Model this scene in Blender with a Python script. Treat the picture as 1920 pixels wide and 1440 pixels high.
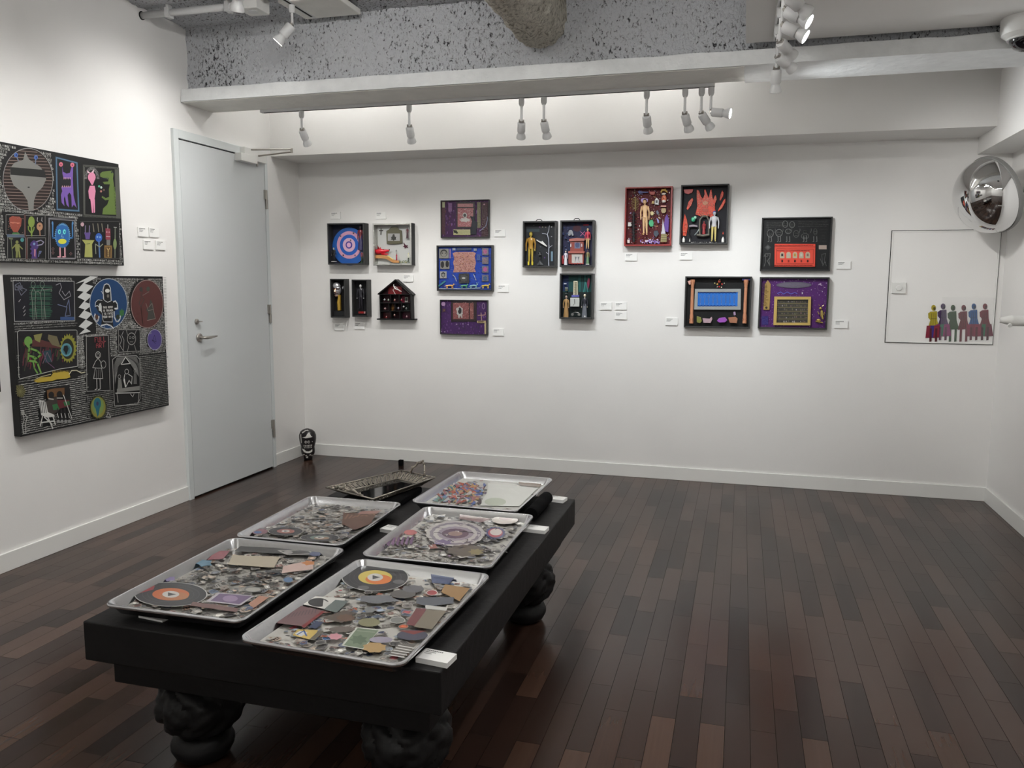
import bpy, math, random
from mathutils import Vector, Matrix, noise
from mathutils.geometry import tessellate_polygon
PI = math.pi
sc = bpy.context.scene
for o in list(bpy.data.objects): bpy.data.objects.remove(o)
C = sc.collection

# ------------------------------------------------------------------ camera, world, exposure
RM = Matrix(((0.9623, -0.0388, 0.2693), (0.2718, 0.1188, -0.9550), (0.0051, 0.9922, 0.1247)))
CAMP = Vector((0, 0, 1.4)); F = 1520.0
_x = Vector(RM.col[0]).normalized(); _y = (Vector(RM.col[1]) - _x * _x.dot(Vector(RM.col[1]))).normalized(); _z = _x.cross(_y)
RM = Matrix((_x, _y, _z)).transposed()
cam = bpy.data.cameras.new('camera'); camo = bpy.data.objects.new('camera', cam); C.objects.link(camo)
cam.sensor_width = 36; cam.lens = F / 1920 * 36; cam.clip_start = .05
camo.matrix_world = Matrix.Translation(CAMP) @ RM.to_4x4()
sc.camera = camo
w = bpy.data.worlds.new('world'); sc.world = w; w.use_nodes = True
w.node_tree.nodes['Background'].inputs[0].default_value = (.9, .93, 1, 1)
w.node_tree.nodes['Background'].inputs[1].default_value = .02
sc.view_settings.view_transform = 'Standard'; sc.view_settings.look = 'None'
sc.cycles.max_bounces = 12; sc.cycles.diffuse_bounces = 5
sc.view_settings.exposure = 0.44; sc.view_settings.gamma = 1
SPOT_W = 19.5      # power of the wall-washing track lamps
FILL_W = 66.0
FILL_TUBE = 132.0         # glow of the fill tubes added on the ceilings      # fill power, mostly for spots added over the viewer
COVE = 14.5        # glow of the tubes behind the beam
WARM = (1.0, .985, .955); COOL = (.95, .985, 1.0)

XL, XR, YB, YF = -3.374, 1.576, 5.789, -2.6
def ray(px, py):
    return (RM @ Vector((px - 960, -(py - 720), -F))).normalized()
def on(px, py, ax, v):
    d = ray(px, py); return CAMP + d * ((v - CAMP[ax]) / d[ax])

# ------------------------------------------------------------------ materials
def lin(c):
    r = []
    for v in c[:3]:
        v = v / 255.0; r.append(v / 12.92 if v <= .04045 else ((v + .055) / 1.055) ** 2.4)
    return (*r, 1.0)
def newmat(name):
    m = bpy.data.materials.new(name); m.use_nodes = True
    return m, m.node_tree, m.node_tree.nodes['Principled BSDF']
def mat(name, col, rough=.5, metal=0, bump=0, bscale=40, emit=0, coat=0, alpha=1, trans=0, vary=0, vscale=6, spec=.5):
    m, t, b = newmat(name)
    b.inputs['Base Color'].default_value = lin(col); b.inputs['Roughness'].default_value = rough
    b.inputs['Metallic'].default_value = metal; b.inputs['Coat Weight'].default_value = coat
    b.inputs['Coat Roughness'].default_value = .08
    b.inputs['Specular IOR Level'].default_value = spec
    b.inputs['Alpha'].default_value = alpha; b.inputs['Transmission Weight'].default_value = trans
    if emit:
        b.inputs['Emission Color'].default_value = (1, .98, .95, 1); b.inputs['Emission Strength'].default_value = emit
    if bump or vary:
        tc = t.nodes.new('ShaderNodeTexCoord')
    if bump:
        n = t.nodes.new('ShaderNodeTexNoise'); n.inputs['Scale'].default_value = bscale; n.inputs['Detail'].default_value = 6
        t.links.new(tc.outputs['Object'], n.inputs['Vector'])
        bp = t.nodes.new('ShaderNodeBump'); bp.inputs['Strength'].default_value = bump; bp.inputs['Distance'].default_value = .01
        t.links.new(n.outputs['Fac'], bp.inputs['Height']); t.links.new(bp.outputs['Normal'], b.inputs['Normal'])
    if vary:
        n = t.nodes.new('ShaderNodeTexNoise'); n.inputs['Scale'].default_value = vscale; n.inputs['Detail'].default_value = 5
        t.links.new(tc.outputs['Object'], n.inputs['Vector'])
        r = t.nodes.new('ShaderNodeValToRGB'); a = lin(col)
        r.color_ramp.elements[0].position = .3; r.color_ramp.elements[1].position = .7
        r.color_ramp.elements[0].color = (*[v * (1 - vary) for v in a[:3]], 1); r.color_ramp.elements[1].color = (*[min(1, v * (1 + vary)) for v in a[:3]], 1)
        t.links.new(n.outputs['Fac'], r.inputs['Fac']); t.links.new(r.outputs['Color'], b.inputs['Base Color'])
    return m
M = {}
M['wall'] = mat('wall_paint', (226, 225, 223), .75, bump=.05, bscale=120, vary=.012, vscale=3, spec=.25)
M['trim'] = mat('trim_paint', (224, 224, 221), .5)
M['white'] = mat('white_enamel', (216, 216, 213), .4)
M['fixture'] = mat('spotlight_white', (205, 206, 206), .45)
M['door'] = mat('door_paint', (198, 202, 203), .5, bump=.02, bscale=60)
M['doorframe'] = mat('door_frame_paint', (205, 210, 210), .45)
M['steel'] = mat('brushed_steel', (168, 164, 158), .35, .9)
M['darkgap'] = mat('dark_gap', (20, 20, 20), .9)
M['black'] = mat('black_stained_wood', (17, 16, 17), .55, bump=.15, bscale=30, vary=.2, vscale=12, spec=.3)
M['blackframe'] = mat('black_frame', (46, 46, 46), .5, spec=.4)
M['redframe'] = mat('red_frame', (140, 32, 30), .4)
M['silverframe'] = mat('silver_leaf', (190, 190, 185), .3, .85, bump=.5, bscale=60)
M['velvet'] = mat('black_velvet', (10, 10, 11), .95, spec=.1)
M['board'] = mat('foam_board', (232, 232, 230), .6)
M['ink'] = mat('ink', (60, 60, 60), .7)
M['pan'] = mat('aluminium', (222, 223, 226), .22, 1, bump=.05, bscale=25)
M['antique'] = mat('antique_silver', (158, 152, 142), .3, 1, bump=.4, bscale=200)
M['mirrorblack'] = mat('dark_mirror', (60, 62, 62), .06, .9, vary=.5, vscale=25)
M['mirror'] = mat('mirror', (215, 215, 215), .02, 1)
M['tubefill_soft'] = mat('fill_tube_glow_soft', (255, 255, 255), .4, emit=FILL_TUBE * .22)
M['lens'] = mat('lamp_lens', (255, 255, 255), .3, emit=60)
M['tubefill'] = mat('fill_tube_glow', (255, 255, 255), .4, emit=FILL_TUBE)
M['tubelight'] = mat('tube_glow', (255, 255, 255), .4, emit=COVE)
M['lensdim'] = mat('lamp_lens_side', (240, 240, 240), .3, emit=3)
M['rimgrey'] = mat('grey_rubber', (120, 120, 118), .5)
M['dome'] = mat('dark_dome', (12, 14, 20), .05, coat=1)
M['plastic'] = mat('clear_sleeve', (235, 238, 238), .15, alpha=.05)

def colmat(name, rough, coat=0, metal=0, bump=0, spec=.5):
    m, t, b = newmat(name)
    a = t.nodes.new('ShaderNodeAttribute'); a.attribute_name = 'tint'
    t.links.new(a.outputs['Color'], b.inputs['Base Color'])
    b.inputs['Roughness'].default_value = rough; b.inputs['Coat Weight'].default_value = coat
    b.inputs['Coat Roughness'].default_value = .1; b.inputs['Metallic'].default_value = metal
    b.inputs['Specular IOR Level'].default_value = spec
    if bump:
        n = t.nodes.new('ShaderNodeTexNoise'); n.inputs['Scale'].default_value = 90
        bp = t.nodes.new('ShaderNodeBump'); bp.inputs['Strength'].default_value = bump; bp.inputs['Distance'].default_value = .004
        tc = t.nodes.new('ShaderNodeTexCoord'); t.links.new(tc.outputs['Object'], n.inputs['Vector'])
        t.links.new(n.outputs['Fac'], bp.inputs['Height']); t.links.new(bp.outputs['Normal'], b.inputs['Normal'])
    return m
M['paint'] = colmat('painted_colours', .6, spec=.3)
M['gloss'] = colmat('glossy_plastic', .28)
M['resin'] = colmat('resin_coated_stickers', .4, coat=.3)
M['glitter'] = colmat('glitter_print', .35, coat=.3, bump=.6)
M['foil'] = colmat('painted_metal', .25, metal=.7)

def floor_mat():
    m, t, b = newmat('dark_wood_planks'); N = t.nodes.new; L = t.links.new
    tc = N('ShaderNodeTexCoord'); mp = N('ShaderNodeMapping'); mp.inputs['Rotation'].default_value = (0, 0, PI / 2)
    L(tc.outputs['Object'], mp.inputs['Vector'])
    def brick(c1, c2, off):
        br = N('ShaderNodeTexBrick'); br.inputs['Scale'].default_value = 1
        br.inputs['Brick Width'].default_value = .42; br.inputs['Row Height'].default_value = .077
        br.inputs['Mortar Size'].default_value = .0012; br.inputs['Mortar Smooth'].default_value = .3
        br.inputs['Bias'].default_value = 0; br.offset = .37; br.offset_frequency = 2
        br.inputs['Color1'].default_value = c1; br.inputs['Color2'].default_value = c2
        br.inputs['Mortar'].default_value = lin((26, 20, 18)); L(mp.outputs[0], br.inputs['Vector']); return br
    b1 = brick(lin((35, 25, 22)), lin((74, 55, 45)), 0)
    g = N('ShaderNodeMapping'); g.inputs['Scale'].default_value = (60, 2.5, 1); L(tc.outputs['Object'], g.inputs['Vector'])
    n = N('ShaderNodeTexNoise'); n.inputs['Scale'].default_value = 1; n.inputs['Detail'].default_value = 8; L(g.outputs[0], n.inputs['Vector'])
    n2 = N('ShaderNodeTexNoise'); n2.inputs['Scale'].default_value = 1.6; n2.inputs['Detail'].default_value = 0; L(tc.outputs['Object'], n2.inputs['Vector'])
    mx = N('ShaderNodeMix'); mx.data_type = 'RGBA'; mx.blend_type = 'MULTIPLY'; mx.inputs[0].default_value = .35
    r = N('ShaderNodeValToRGB'); r.color_ramp.elements[0].color = (.72, .70, .70, 1); r.color_ramp.elements[0].position = .3
    r.color_ramp.elements[1].color = (1.15, 1.12, 1.1, 1); r.color_ramp.elements[1].position = .7
    L(n.outputs['Fac'], r.inputs['Fac']); L(b1.outputs['Color'], mx.inputs[6]); L(r.outputs['Color'], mx.inputs[7])
    mx2 = N('ShaderNodeMix'); mx2.data_type = 'RGBA'; mx2.blend_type = 'MULTIPLY'; mx2.inputs[0].default_value = .8
    r2 = N('ShaderNodeValToRGB'); r2.color_ramp.elements[0].color = (.70, .66, .70, 1); r2.color_ramp.elements[0].position = .1
    r2.color_ramp.elements[1].color = (1.12, 1.02, .94, 1); r2.color_ramp.elements[1].position = .9
    L(n2.outputs['Fac'], r2.inputs['Fac']); L(mx.outputs[2], mx2.inputs[6]); L(r2.outputs['Color'], mx2.inputs[7])
    L(mx2.outputs[2], b.inputs['Base Color'])
    mr = N('ShaderNodeMapRange'); mr.inputs['To Min'].default_value = .20; mr.inputs['To Max'].default_value = .28
    L(n2.outputs['Fac'], mr.inputs['Value']); L(mr.outputs[0], b.inputs['Roughness'])
    bw = brick((.30, .30, .30, 1), (.42, .42, .42, 1), 0); bw.inputs['Mortar'].default_value = (.05, .05, .05, 1); L(bw.outputs['Color'], b.inputs['Specular IOR Level'])
    b.inputs['Coat Weight'].default_value = .0; b.inputs['Coat Roughness'].default_value = .18
    ad = N('ShaderNodeMath'); ad.operation = 'MULTIPLY_ADD'; ad.inputs[1].default_value = .02
    L(n.outputs['Fac'], ad.inputs[0]); L(b1.outputs['Fac'], ad.inputs[2])
    bp = N('ShaderNodeBump'); bp.inputs['Strength'].default_value = .14; bp.inputs['Distance'].default_value = .003; bp.invert = True
    L(ad.outputs[0], bp.inputs['Height']); L(bp.outputs['Normal'], b.inputs['Normal'])
    return m
M['floor'] = floor_mat()
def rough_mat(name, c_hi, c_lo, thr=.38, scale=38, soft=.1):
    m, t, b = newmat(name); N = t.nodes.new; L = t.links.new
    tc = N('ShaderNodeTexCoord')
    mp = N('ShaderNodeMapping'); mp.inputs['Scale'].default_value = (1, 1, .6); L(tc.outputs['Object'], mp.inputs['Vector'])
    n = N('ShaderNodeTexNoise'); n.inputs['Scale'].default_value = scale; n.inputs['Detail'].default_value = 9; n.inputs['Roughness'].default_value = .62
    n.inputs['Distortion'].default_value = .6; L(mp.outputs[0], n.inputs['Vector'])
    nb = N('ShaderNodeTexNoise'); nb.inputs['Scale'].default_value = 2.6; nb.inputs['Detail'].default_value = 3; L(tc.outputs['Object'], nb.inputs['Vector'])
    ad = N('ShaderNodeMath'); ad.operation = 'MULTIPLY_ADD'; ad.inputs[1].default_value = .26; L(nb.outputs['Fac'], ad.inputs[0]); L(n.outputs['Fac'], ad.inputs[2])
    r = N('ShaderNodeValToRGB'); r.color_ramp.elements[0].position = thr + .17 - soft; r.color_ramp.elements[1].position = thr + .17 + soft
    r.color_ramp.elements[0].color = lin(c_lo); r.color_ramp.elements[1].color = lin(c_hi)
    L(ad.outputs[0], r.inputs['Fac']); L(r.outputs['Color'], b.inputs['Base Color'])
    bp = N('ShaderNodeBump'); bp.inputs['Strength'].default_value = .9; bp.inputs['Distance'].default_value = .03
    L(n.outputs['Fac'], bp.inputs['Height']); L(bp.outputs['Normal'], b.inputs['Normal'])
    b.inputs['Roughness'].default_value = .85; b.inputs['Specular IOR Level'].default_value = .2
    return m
M['rough'] = rough_mat('rough_painted_concrete', (214, 216, 220), (62, 62, 66), thr=.36, scale=76, soft=.055)  # dark flecks put the shade of the pits into the base colour
M['rough2'] = rough_mat('sprayed_plaster', (222, 217, 205), (140, 134, 122), thr=.40, scale=60)
M['lip'] = mat('painted_concrete_edge', (218, 220, 220), .8, bump=.5, bscale=25, vary=.05, vscale=14)
M['soffit'] = mat('concrete_underside', (222, 221, 216), .85, bump=.3, bscale=40, vary=.05, vscale=8)

# ------------------------------------------------------------------ mesh builder
class MB:
    def __init__(s): s.v = []; s.f = []; s.c = []
    def add(s, vs, fs, col=None):
        k = len(s.v); s.v += [Vector(p) for p in vs]
        for f in fs: s.f.append([i + k for i in f]); s.c.append(col)
        return s
    def box(s, a, b, col=None, rot=None, piv=None):
        x0, y0, z0 = a; x1, y1, z1 = b
        P = [Vector(p) for p in ((x0,y0,z0),(x1,y0,z0),(x1,y1,z0),(x0,y1,z0),(x0,y0,z1),(x1,y0,z1),(x1,y1,z1),(x0,y1,z1))]
        if rot is not None:
            c = Vector(piv) if piv is not None else (Vector(a) + Vector(b)) / 2
            P = [rot @ (p - c) + c for p in P]
        return s.add(P, [(0,3,2,1),(4,5,6,7),(0,1,5,4),(1,2,6,5),(2,3,7,6),(3,0,4,7)], col)
    def rings(s, R, col=None, cap=True, closed=False):
        n = len(R[0]); vs = [p for r in R for p in r]; fs = []
        m = len(R)
        for i in range(m if closed else m - 1):
            a, b = i * n, ((i + 1) % m) * n
            for j in range(n): fs.append((a + j, a + (j + 1) % n, b + (j + 1) % n, b + j))
        if cap and not closed: fs.append(tuple(range(n))[::-1]); fs.append(tuple((m - 1) * n + j for j in range(n)))
        return s.add(vs, fs, col)
    def tube(s, pts, rad, n=8, col=None, cap=True):
        pts = [Vector(p) for p in pts]
        if not isinstance(rad, (list, tuple)): rad = [rad] * len(pts)
        R = []; prev = None
        for i, p in enumerate(pts):
            d = (pts[min(i + 1, len(pts) - 1)] - pts[max(i - 1, 0)]).normalized()
            if prev is None:
                u = d.cross(Vector((0, 0, 1)) if abs(d.z) < .9 else Vector((1, 0, 0))).normalized()
            else: u = (prev - d * prev.dot(d)).normalized()
            prev = u; q = d.cross(u)
            R.append([p + (u * math.cos(2*PI*j/n) + q * math.sin(2*PI*j/n)) * rad[i] for j in range(n)])
        return s.rings(R, col, cap)
    def lathe(s, prof, o=(0,0,0), d=(0,0,1), n=24, col=None):
        o = Vector(o); d = Vector(d).normalized()
        u = d.cross(Vector((0,0,1)) if abs(d.z) < .9 else Vector((1,0,0))).normalized(); q = d.cross(u)
        R = [[o + d*h + (u*math.cos(2*PI*j/n) + q*math.sin(2*PI*j/n))*max(r, 1e-5) for j in range(n)] for r, h in prof]
        return s.rings(R, col)
    def ell(s, c, r, n=12, col=None):
        c = Vector(c); r = r if isinstance(r, (tuple, list, Vector)) else (r, r, r); R = []
        for i in range(n // 2 + 1):
            t = PI * i / (n // 2); t = min(max(t, .02), PI - .02)
            R.append([c + Vector((r[0]*math.sin(t)*math.cos(2*PI*j/n), r[1]*math.sin(t)*math.sin(2*PI*j/n), -r[2]*math.cos(t))) for j in range(n)])
        return s.rings(R, col)
    def prism(s, poly, d, col=None):
        """poly: list of 3D points (flat); d: extrusion vector"""
        poly = [Vector(p) for p in poly]; d = Vector(d); n = len(poly)
        tri = tessellate_polygon([poly])
        fs = [tuple(t) for t in tri] + [tuple(i + n for i in t) for t in tri]
        fs += [(i, (i+1) % n, (i+1) % n + n, i + n) for i in range(n)]
        return s.add(poly + [p + d for p in poly], fs, col)
    def build(s, name, m, parent=None, smooth=False, bevel=0, kind=None):
        me = bpy.data.meshes.new(name)
        o = bpy.data.objects.new(name, me)
        org = Vector((0, 0, 0))
        if parent is None and s.v:
            lo = Vector([min(p[i] for p in s.v) for i in range(3)]); hi = Vector([max(p[i] for p in s.v) for i in range(3)])
            org = (lo + hi) / 2; org.z = lo.z
            if kind == 'structure': org = Vector((0, 0, 0))
            o.location = org
        elif parent is not None:
            org = parent.matrix_world.translation if parent.parent is None else world(parent)
        me.from_pydata([p - org for p in s.v], [], s.f); me.validate(clean_customdata=False)
        if any(c is not None for c in s.c):
            at = me.color_attributes.new('tint', 'FLOAT_COLOR', 'CORNER')
            data = []
            for i, f in enumerate(s.f):
                c = lin(s.c[i] or (128, 128, 128)); data += list(c) * len(f)
            if len(data) == len(me.loops) * 4: at.data.foreach_set('color', data)
        me.materials.append(M[m] if isinstance(m, str) else m)
        import bmesh
        bm = bmesh.new(); bm.from_mesh(me); bmesh.ops.recalc_face_normals(bm, faces=bm.faces); bm.to_mesh(me); bm.free()
        if smooth:
            for p in me.polygons: p.use_smooth = True
            if smooth == 'auto':
                me.set_sharp_from_angle(angle=math.radians(40))
        C.objects.link(o)
        if parent is not None: o.parent = parent
        if bevel:
            md = o.modifiers.new('bevel', 'BEVEL'); md.width = bevel; md.segments = 2; md.limit_method = 'ANGLE'
        if kind: o['kind'] = kind
        return o
def world(o):
    v = Vector(o.location)
    while o.parent: o = o.parent; v += Vector(o.location)
    return v
def empty(name, loc, label=None, cat=None, group=None, kind=None):
    o = bpy.data.objects.new(name, None); C.objects.link(o); o.location = loc; o.empty_display_size = .05
    o.matrix_world.translation = Vector(loc)
    tag(o, label, cat, group, kind); return o
def tag(o, label=None, cat=None, group=None, kind=None):
    if label: o['label'] = label
    if cat: o['category'] = cat
    if group: o['group'] = group
    if kind: o['kind'] = kind
    return o
def sbox(name, a, b, m, bevel=0):
    return MB().box(a, b).build(name, m, kind='structure', bevel=bevel)

# ------------------------------------------------------------------ room shell
sbox('floor', (XL - .1, YF - .1, -.1), (XR + .1, YB + .1, 0), 'floor')
sbox('wall_left', (XL - .15, YF, 0), (XL, YB, 3.0), 'wall')
sbox('wall_back', (XL - .15, YB, 0), (XR + .15, YB + .12, 3.0), 'wall')
sbox('wall_right', (XR, YF, 0), (XR + .15, YB, 3.0), 'wall')
sbox('wall_front', (XL - .15, YF - .12, 0), (XR + .15, YF, 3.0), 'wall')
# baseboards (top edge catches the light)
def baseboard(name, a, b): sbox(name, a, b, 'trim', bevel=.002)
baseboard('baseboard_back', (XL, YB - .012, 0), (XR, YB, .092))
baseboard('baseboard_right', (XR - .012, YF, 0), (XR, YB - .012, .092))
baseboard('baseboard_left', (XL, YF, 0), (XL + .012, 4.325, .092))
baseboard('baseboard_corner', (XL, 5.325, 0), (XL + .012, YB - .012, .092))
# rough ceiling and beam
def rough_sheet(name, o, u, v, n, nu, nv, amp, m, seed=0, parent=None, freq=9):
    o, u, v, n = Vector(o), Vector(u), Vector(v), Vector(n).normalized()
    vs = []; fs = []
    for j in range(nv + 1):
        for i in range(nu + 1):
            p = o + u * (i / nu) + v * (j / nv)
            q = p * freq + Vector((seed, 0, 0))
            h = noise.fractal(q, 1.0, 2.0, 4) * .5 + noise.fractal(p * freq * 4, .8, 2.0, 3) * .4
            vs.append(p + n * amp * max(-1.3, min(1.3, h)))
    for j in range(nv):
        for i in range(nu):
            a = j * (nu + 1) + i; fs.append((a, a + 1, a + nu + 2, a + nu + 1))
    b = MB(); b.v = vs; b.f = fs; b.c = [None] * len(fs)
    return b.build(name, m, smooth=True, kind='structure')
ZC = 2.946; ZD = 2.6; YD = 4.43
sbox('ceiling', (XL - .15, YF - .1, ZC + .02), (XR + .15, YB + .12, ZC + .15), 'soffit')
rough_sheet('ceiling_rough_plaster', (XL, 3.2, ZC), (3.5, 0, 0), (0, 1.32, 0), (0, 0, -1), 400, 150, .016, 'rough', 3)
sbox('ceiling_dropped', (-.033, YF, ZD), (XR, YD, ZC + .01), 'wall')
sbox('beam_core', (XL, 4.515, 2.5), (XR, 4.75, ZC + .02), 'soffit')
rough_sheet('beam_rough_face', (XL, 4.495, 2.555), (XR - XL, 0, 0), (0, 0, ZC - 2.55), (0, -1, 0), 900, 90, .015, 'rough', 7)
# lip along the bottom of the beam
def lip(name, x0, x1, yb, m1):
    n = int((x1 - x0) / .02); R = []
    for i in range(n + 1):
        x = x0 + (x1 - x0) * i / n
        a = .005 * noise.noise(Vector((x * 6, 0, 1))) ; b = .006 * noise.noise(Vector((x * 5, 3, 1))); c = .004 * noise.noise(Vector((x * 9, 7, 2)))
        R.append([(x, 4.415 + a, 2.49 + c * .5), (x, yb + c, 2.492), (x, yb, 2.575), (x, 4.47, 2.572 + b), (x, 4.425 + a, 2.566 + b)])
    return MB().rings([[Vector(p) for p in r] for r in R]).build(name, m1, kind='structure')
lip('beam_lip', XL + .003, -.03, 4.735, 'lip')
lip('beam_lip_wide', -.03, XR, 4.80, 'lip')
sbox('beam_soffit', (XL + .002, 4.43, 2.486), (-.035, 4.733, 2.4925), 'soffit')
# bulkheads
def cove():
    for i, (x0, x1) in enumerate(((-3.25, -2.15), (-2.05, -1.05), (-.95, -.12))):
        t = empty('tube_light', ((x0 + x1) / 2, 5.10, 2.84), 'white tube light hidden behind the concrete beam, %s of three' % ['left', 'middle', 'right'][i], 'tube light')
        MB().box((x0, 5.07, 2.83), (x1, 5.13, 2.862)).build('tube_housing', 'fixture', t)
        MB().tube([(x0 + .03, 5.10, 2.815), (x1 - .03, 5.10, 2.815)], .013, 12).build('tube', 'tubelight', t, smooth='auto')
sbox('bulkhead_back', (XL, 5.404, 2.307), (XR, YB, 3.0), 'wall')
sbox('bulkhead_right', (1.378, YF, 2.205), (XR, YB, ZD + .02), 'wall')
sbox('ceiling_slot', (XL, 4.74, 2.86), (XR, 5.41, 2.9), 'wall')
cove()
# sprayed haunch running along the ceiling into the beam
def haunch():
    R = []; n = 40
    for i in range(120):
        y = 3.3 + 1.22 * i / 119; r = .135; row = []
        for j in range(n):
            a = PI + PI * j / (n - 1); d = Vector((math.cos(a), 0, math.sin(a) * 1.0))
            k = 1 + .13 * noise.fractal(Vector((d.x * 3, y * 9, d.z * 3)), .8, 2, 5)
            row.append(Vector((-1.115, y, 2.80)) + Vector((d.x * r, 0, d.z * r)) * k)
        row.append(Vector((-1.115 + r, y, 3.0))); row.append(Vector((-1.115 - r, y, 3.0)))
        R.append(row)
    return MB().rings(R).build('beam_haunch', 'rough2', smooth=True, kind='structure')
haunch()

# ------------------------------------------------------------------ door
DY0, DY1, DZ = 4.362, 5.283, 2.255
dr = empty('door_1', (XL, DY0, 0), kind='structure')
g = .022
fr = MB(); fr.box((XL, DY0 - .05, 0), (XL + g, DY0 - .006, DZ + .06)); fr.box((XL, DY1 + .006, 0), (XL + g, DY1 + .04, DZ + .06))
fr.box((XL, DY0 - .006, DZ + .008), (XL + g, DY1 + .006, DZ + .06)); fr.build('door_frame', 'doorframe', dr, bevel=.002)
MB().box((XL, DY0 - .006, .0), (XL + .004, DY1 + .006, DZ + .01)).build('rebate', 'darkgap', dr)
leaf = MB().box((XL + .005, DY0, .012), (XL + .018, DY1, DZ)).build('door_leaf', 'door', dr, bevel=.001)
for zz in (1.985, 1.16, .30):
    h = MB(); h.box((XL + .017, DY1 - .014, zz), (XL + .03, DY1 + .018, zz + .065)); h.box((XL + .017, DY1 + .003, zz - .068), (XL + .032, DY1 + .018, zz - .003))
    h.tube([(XL + .03, DY1 + .004, zz - .068), (XL + .03, DY1 + .004, zz + .065)], .007, 10); h.build('hinge', 'steel', dr)
hd = MB(); hp = on(373, 633, 0, XL + .018); hy, hz = hp.y, hp.z
hd.lathe([(.0, 0), (.027, 0), (.028, .008), (.024, .012), (0, .012)], (XL + .018, hy, hz), (1, 0, 0), 24)
hd.tube([(XL + .02, hy, hz), (XL + .06, hy, hz), (XL + .068, hy + .012, hz), (XL + .068, hy + .06, hz), (XL + .064, hy + .125, hz + .004)], [.010, .010, .0105, .009, .005], 10)
hd.build('door_handle', 'steel', dr, smooth=True)
dp = on(368, 603, 0, XL + .018); db = MB()
db.lathe([(0, 0), (.017, 0), (.017, .010), (.012, .013), (0, .013)], (XL + .018, dp.y, dp.z), (1, 0, 0), 20)
db.box((XL + .03, dp.y - .004, dp.z - .003), (XL + .045, dp.y + .028, dp.z + .003)); db.build('deadbolt', 'steel', dr)
cp = on(449, 290, 0, XL + .05); cl = MB()
cy0, cy1, cz = 4.93, 5.12, 2.21
cl.box((XL + .018, cy0, cz), (XL + .072, cy1, cz + .052)); cl.box((XL + .018, cy0 + .06, cz + .02), (XL + .06, cy1 + .14, cz + .10))
cl.build('door_closer', 'white', dr, bevel=.003)
ca = MB(); e0 = Vector((XL + .26, cy1 + .14, cz + .115))
ca.tube([(XL + .05, cy0 + .13, cz + .09), e0], .006, 8); ca.tube([(XL + .05, cy1 + .03, cz + .06), e0 + Vector((0, 0, -.018))], .006, 8)
ca.tube([(XL + .05, cy1 + .03, cz + .05), (XL + .05, cy1 + .03, cz - .01)], .007, 8)
ca.tube([e0 + Vector((0, 0, .006)), e0 + Vector((0, 0, -.024))], .009, 8); ca.build('closer_arm', 'steel', dr)

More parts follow.
